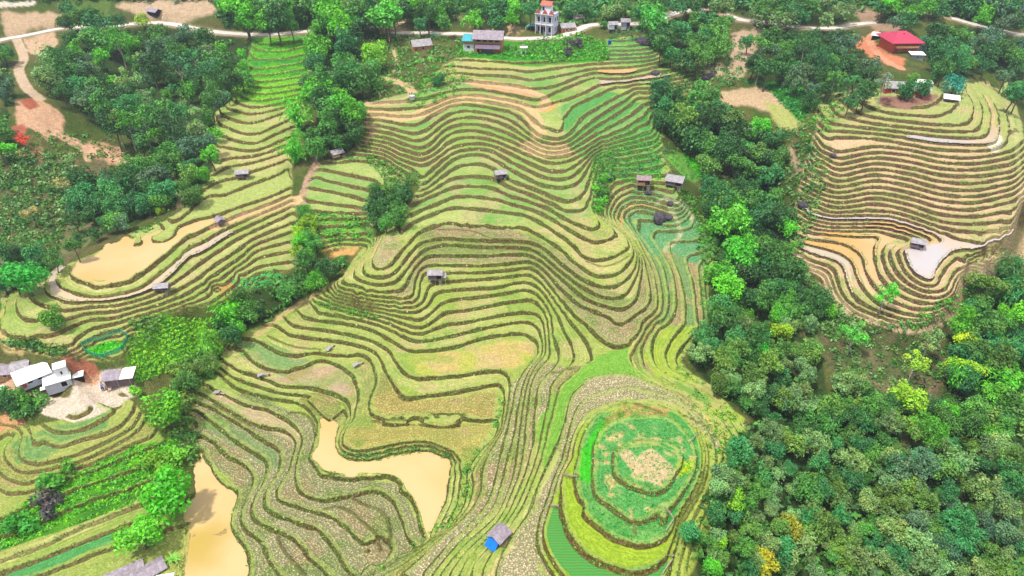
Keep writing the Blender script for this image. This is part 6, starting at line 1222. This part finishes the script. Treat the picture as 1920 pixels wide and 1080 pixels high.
def rail_fence(u0, v0, u1, v1, label):
    root, m = root_at('rail_fence', u0, v0, 0, label, 'fence', 'short wooden rails round the knoll field'); ox, oy, oz = root.location; x, y, z = land([u0, (u0+u1)/2, u1], [v0, (v0+v1)/2, v1], ZB)
    for i in range(3): MB().rod((x[i]-ox, y[i]-oy, z[i]-oz-.3), (x[i]-ox, y[i]-oy, z[i]-oz+.6), .05).make('post', W_POST, root)
    for i in range(2):
        for h in (.3, .55): MB().rod((x[i]-ox, y[i]-oy, z[i]-oz+h), (x[i+1]-ox, y[i+1]-oy, z[i+1]-oz+h), .035).make('rail', W_POST, root)
rail_fence(1057, 893, 1081, 897, 'short rail fence at the left side of the round field'); rail_fence(1246, 953, 1263, 976, 'rail fence at the lower right of the round field'); rail_fence(1263, 976, 1248, 998, 'rail fence running down from the lower right corner of the round field'); rail_fence(1292, 832, 1312, 812, 'rail fence at the upper right of the round field')
rail_fence(1033, 951, 1047, 952, 'tiny rail fence at the top of the striped vegetable plot'); rail_fence(1242, 1078, 1260, 1052, 'rail fence at the bottom right of the crescent field'); rail_fence(1262, 722, 1240, 708, 'low rail beside the yellow striped bed')
# ------ two people bending by the shed
SKIN = simple('skin', srgb(190, 140, 110), .7, .1); HAIR = simple('black_hair', srgb(30, 26, 26), .7, .2)
def person(u, v, yaw, top, legs, label, seed):
    root, m = root_at('person', u, v, yaw, label, 'person'); V = []; E = []; R = []
    def chain(pts, rs, start=None):
        i0 = start
        for p, r in zip(pts, rs):
            V.append(p); R.append(r); j = len(V)-1
            if i0 is not None: E.append((i0, j))
            i0 = j
        return i0
    pel = chain([(0, 0, .86)], [.13]); ch = chain([(.0, -.12, 1.08), (0, -.3, 1.25)], [.13, .15], pel); nk = chain([(0, -.42, 1.34), (0, -.5, 1.4), (0, -.56, 1.47)], [.06, .09, .085], ch)
    for s in (-1, 1):
        chain([(s*.11, .02, .8), (s*.13, -.06, .46), (s*.13, .04, .08), (s*.13, -.1, .03)], [.09, .065, .045, .04], pel)
        hd = chain([(s*.2, -.32, 1.24), (s*.24, -.42, .98), (s*.18, -.58, .8), (s*.16, -.63, .73)], [.06, .045, .035, .035], ch)
        for f in range(5): chain([(s*(.13+.02*f), -.66, .69+.004*f), (s*(.13+.02*f), -.68, .64+.006*f)], [.011, .009], hd)
    me = bpy.data.meshes.new('body'); me.from_pydata(V, E, []); me.materials.append(SKIN); o = link('body', me, root); sk = o.modifiers.new('s', 'SKIN'); o.modifiers.new('d', 'SUBSURF').levels = 1
    for i, r in enumerate(R): me.skin_vertices[0].data[i].radius = (r, r)
    me.skin_vertices[0].data[0].use_root = True
    def cloth(name, pts, rs, mat):
        c = bpy.data.meshes.new(name); c.from_pydata(pts[0], pts[1], []); c.materials.append(mat); q = link(name, c, root); q.modifiers.new('s', 'SKIN'); q.modifiers.new('d', 'SUBSURF').levels = 1
        for i, r in enumerate(rs): c.skin_vertices[0].data[i].radius = (r, r)
        c.skin_vertices[0].data[0].use_root = True
    cloth('shirt', ([(0, 0, .88), (0, -.13, 1.08), (0, -.3, 1.25), (-.2, -.32, 1.24), (-.235, -.4, 1.04), (.2, -.32, 1.24), (.235, -.4, 1.04)], [(0, 1), (1, 2), (2, 3), (3, 4), (2, 5), (5, 6)]), [.15, .16, .165, .08, .06, .08, .06], top)
    cloth('trousers', ([(0, .0, .86), (-.11, .02, .8), (-.13, -.06, .46), (-.13, .03, .14), (.11, .02, .8), (.13, -.06, .46), (.13, .03, .14)], [(0, 1), (1, 2), (2, 3), (0, 4), (4, 5), (5, 6)]), [.15, .11, .085, .07, .11, .085, .07], legs)
    bm = bmesh.new(); bmesh.ops.create_uvsphere(bm, u_segments=12, v_segments=8, radius=.115); h = bpy.data.meshes.new('hair'); bm.to_mesh(h); bm.free(); h.materials.append(HAIR); ho = link('hair', h, root); ho.location = (0, -.545, 1.5); ho.scale = (.95, 1, .95); ho.rotation_euler = (.5, 0, 0)
person(194, 733, 200, TARP, simple('blue_jeans', srgb(40, 60, 110)), 'person in a light blue shirt bending over beside the long shed', 1)
person(203, 735, 120, simple('navy_shirt', srgb(20, 40, 190)), simple('red_trousers', srgb(190, 120, 110)), 'person in a dark blue shirt bending next to the shed corner', 2)
# ---------------------------------------------------------------- air
def haze():
    me = bpy.data.meshes.new('haze'); bm = bmesh.new(); bmesh.ops.create_cube(bm, size=1.0); bm.to_mesh(me); bm.free()
    o = link('haze', me); o.scale = (3040, 3040, 230); o.location = (0, 600, 55); o['kind'] = 'stuff'
    m = bpy.data.materials.new('haze'); nt = nodes_of(m); N = NT(nt); v = N.n('ShaderNodeVolumePrincipled'); v.inputs['Color'].default_value = (.80, .90, 1, 1); v.inputs['Density'].default_value = HAZE
    v.inputs['Anisotropy'].default_value = .3
    N.l(v.outputs[0], N.n('ShaderNodeOutputMaterial').inputs['Volume']); me.materials.append(m); o.visible_shadow = True
HAZE = 0.00034
haze()
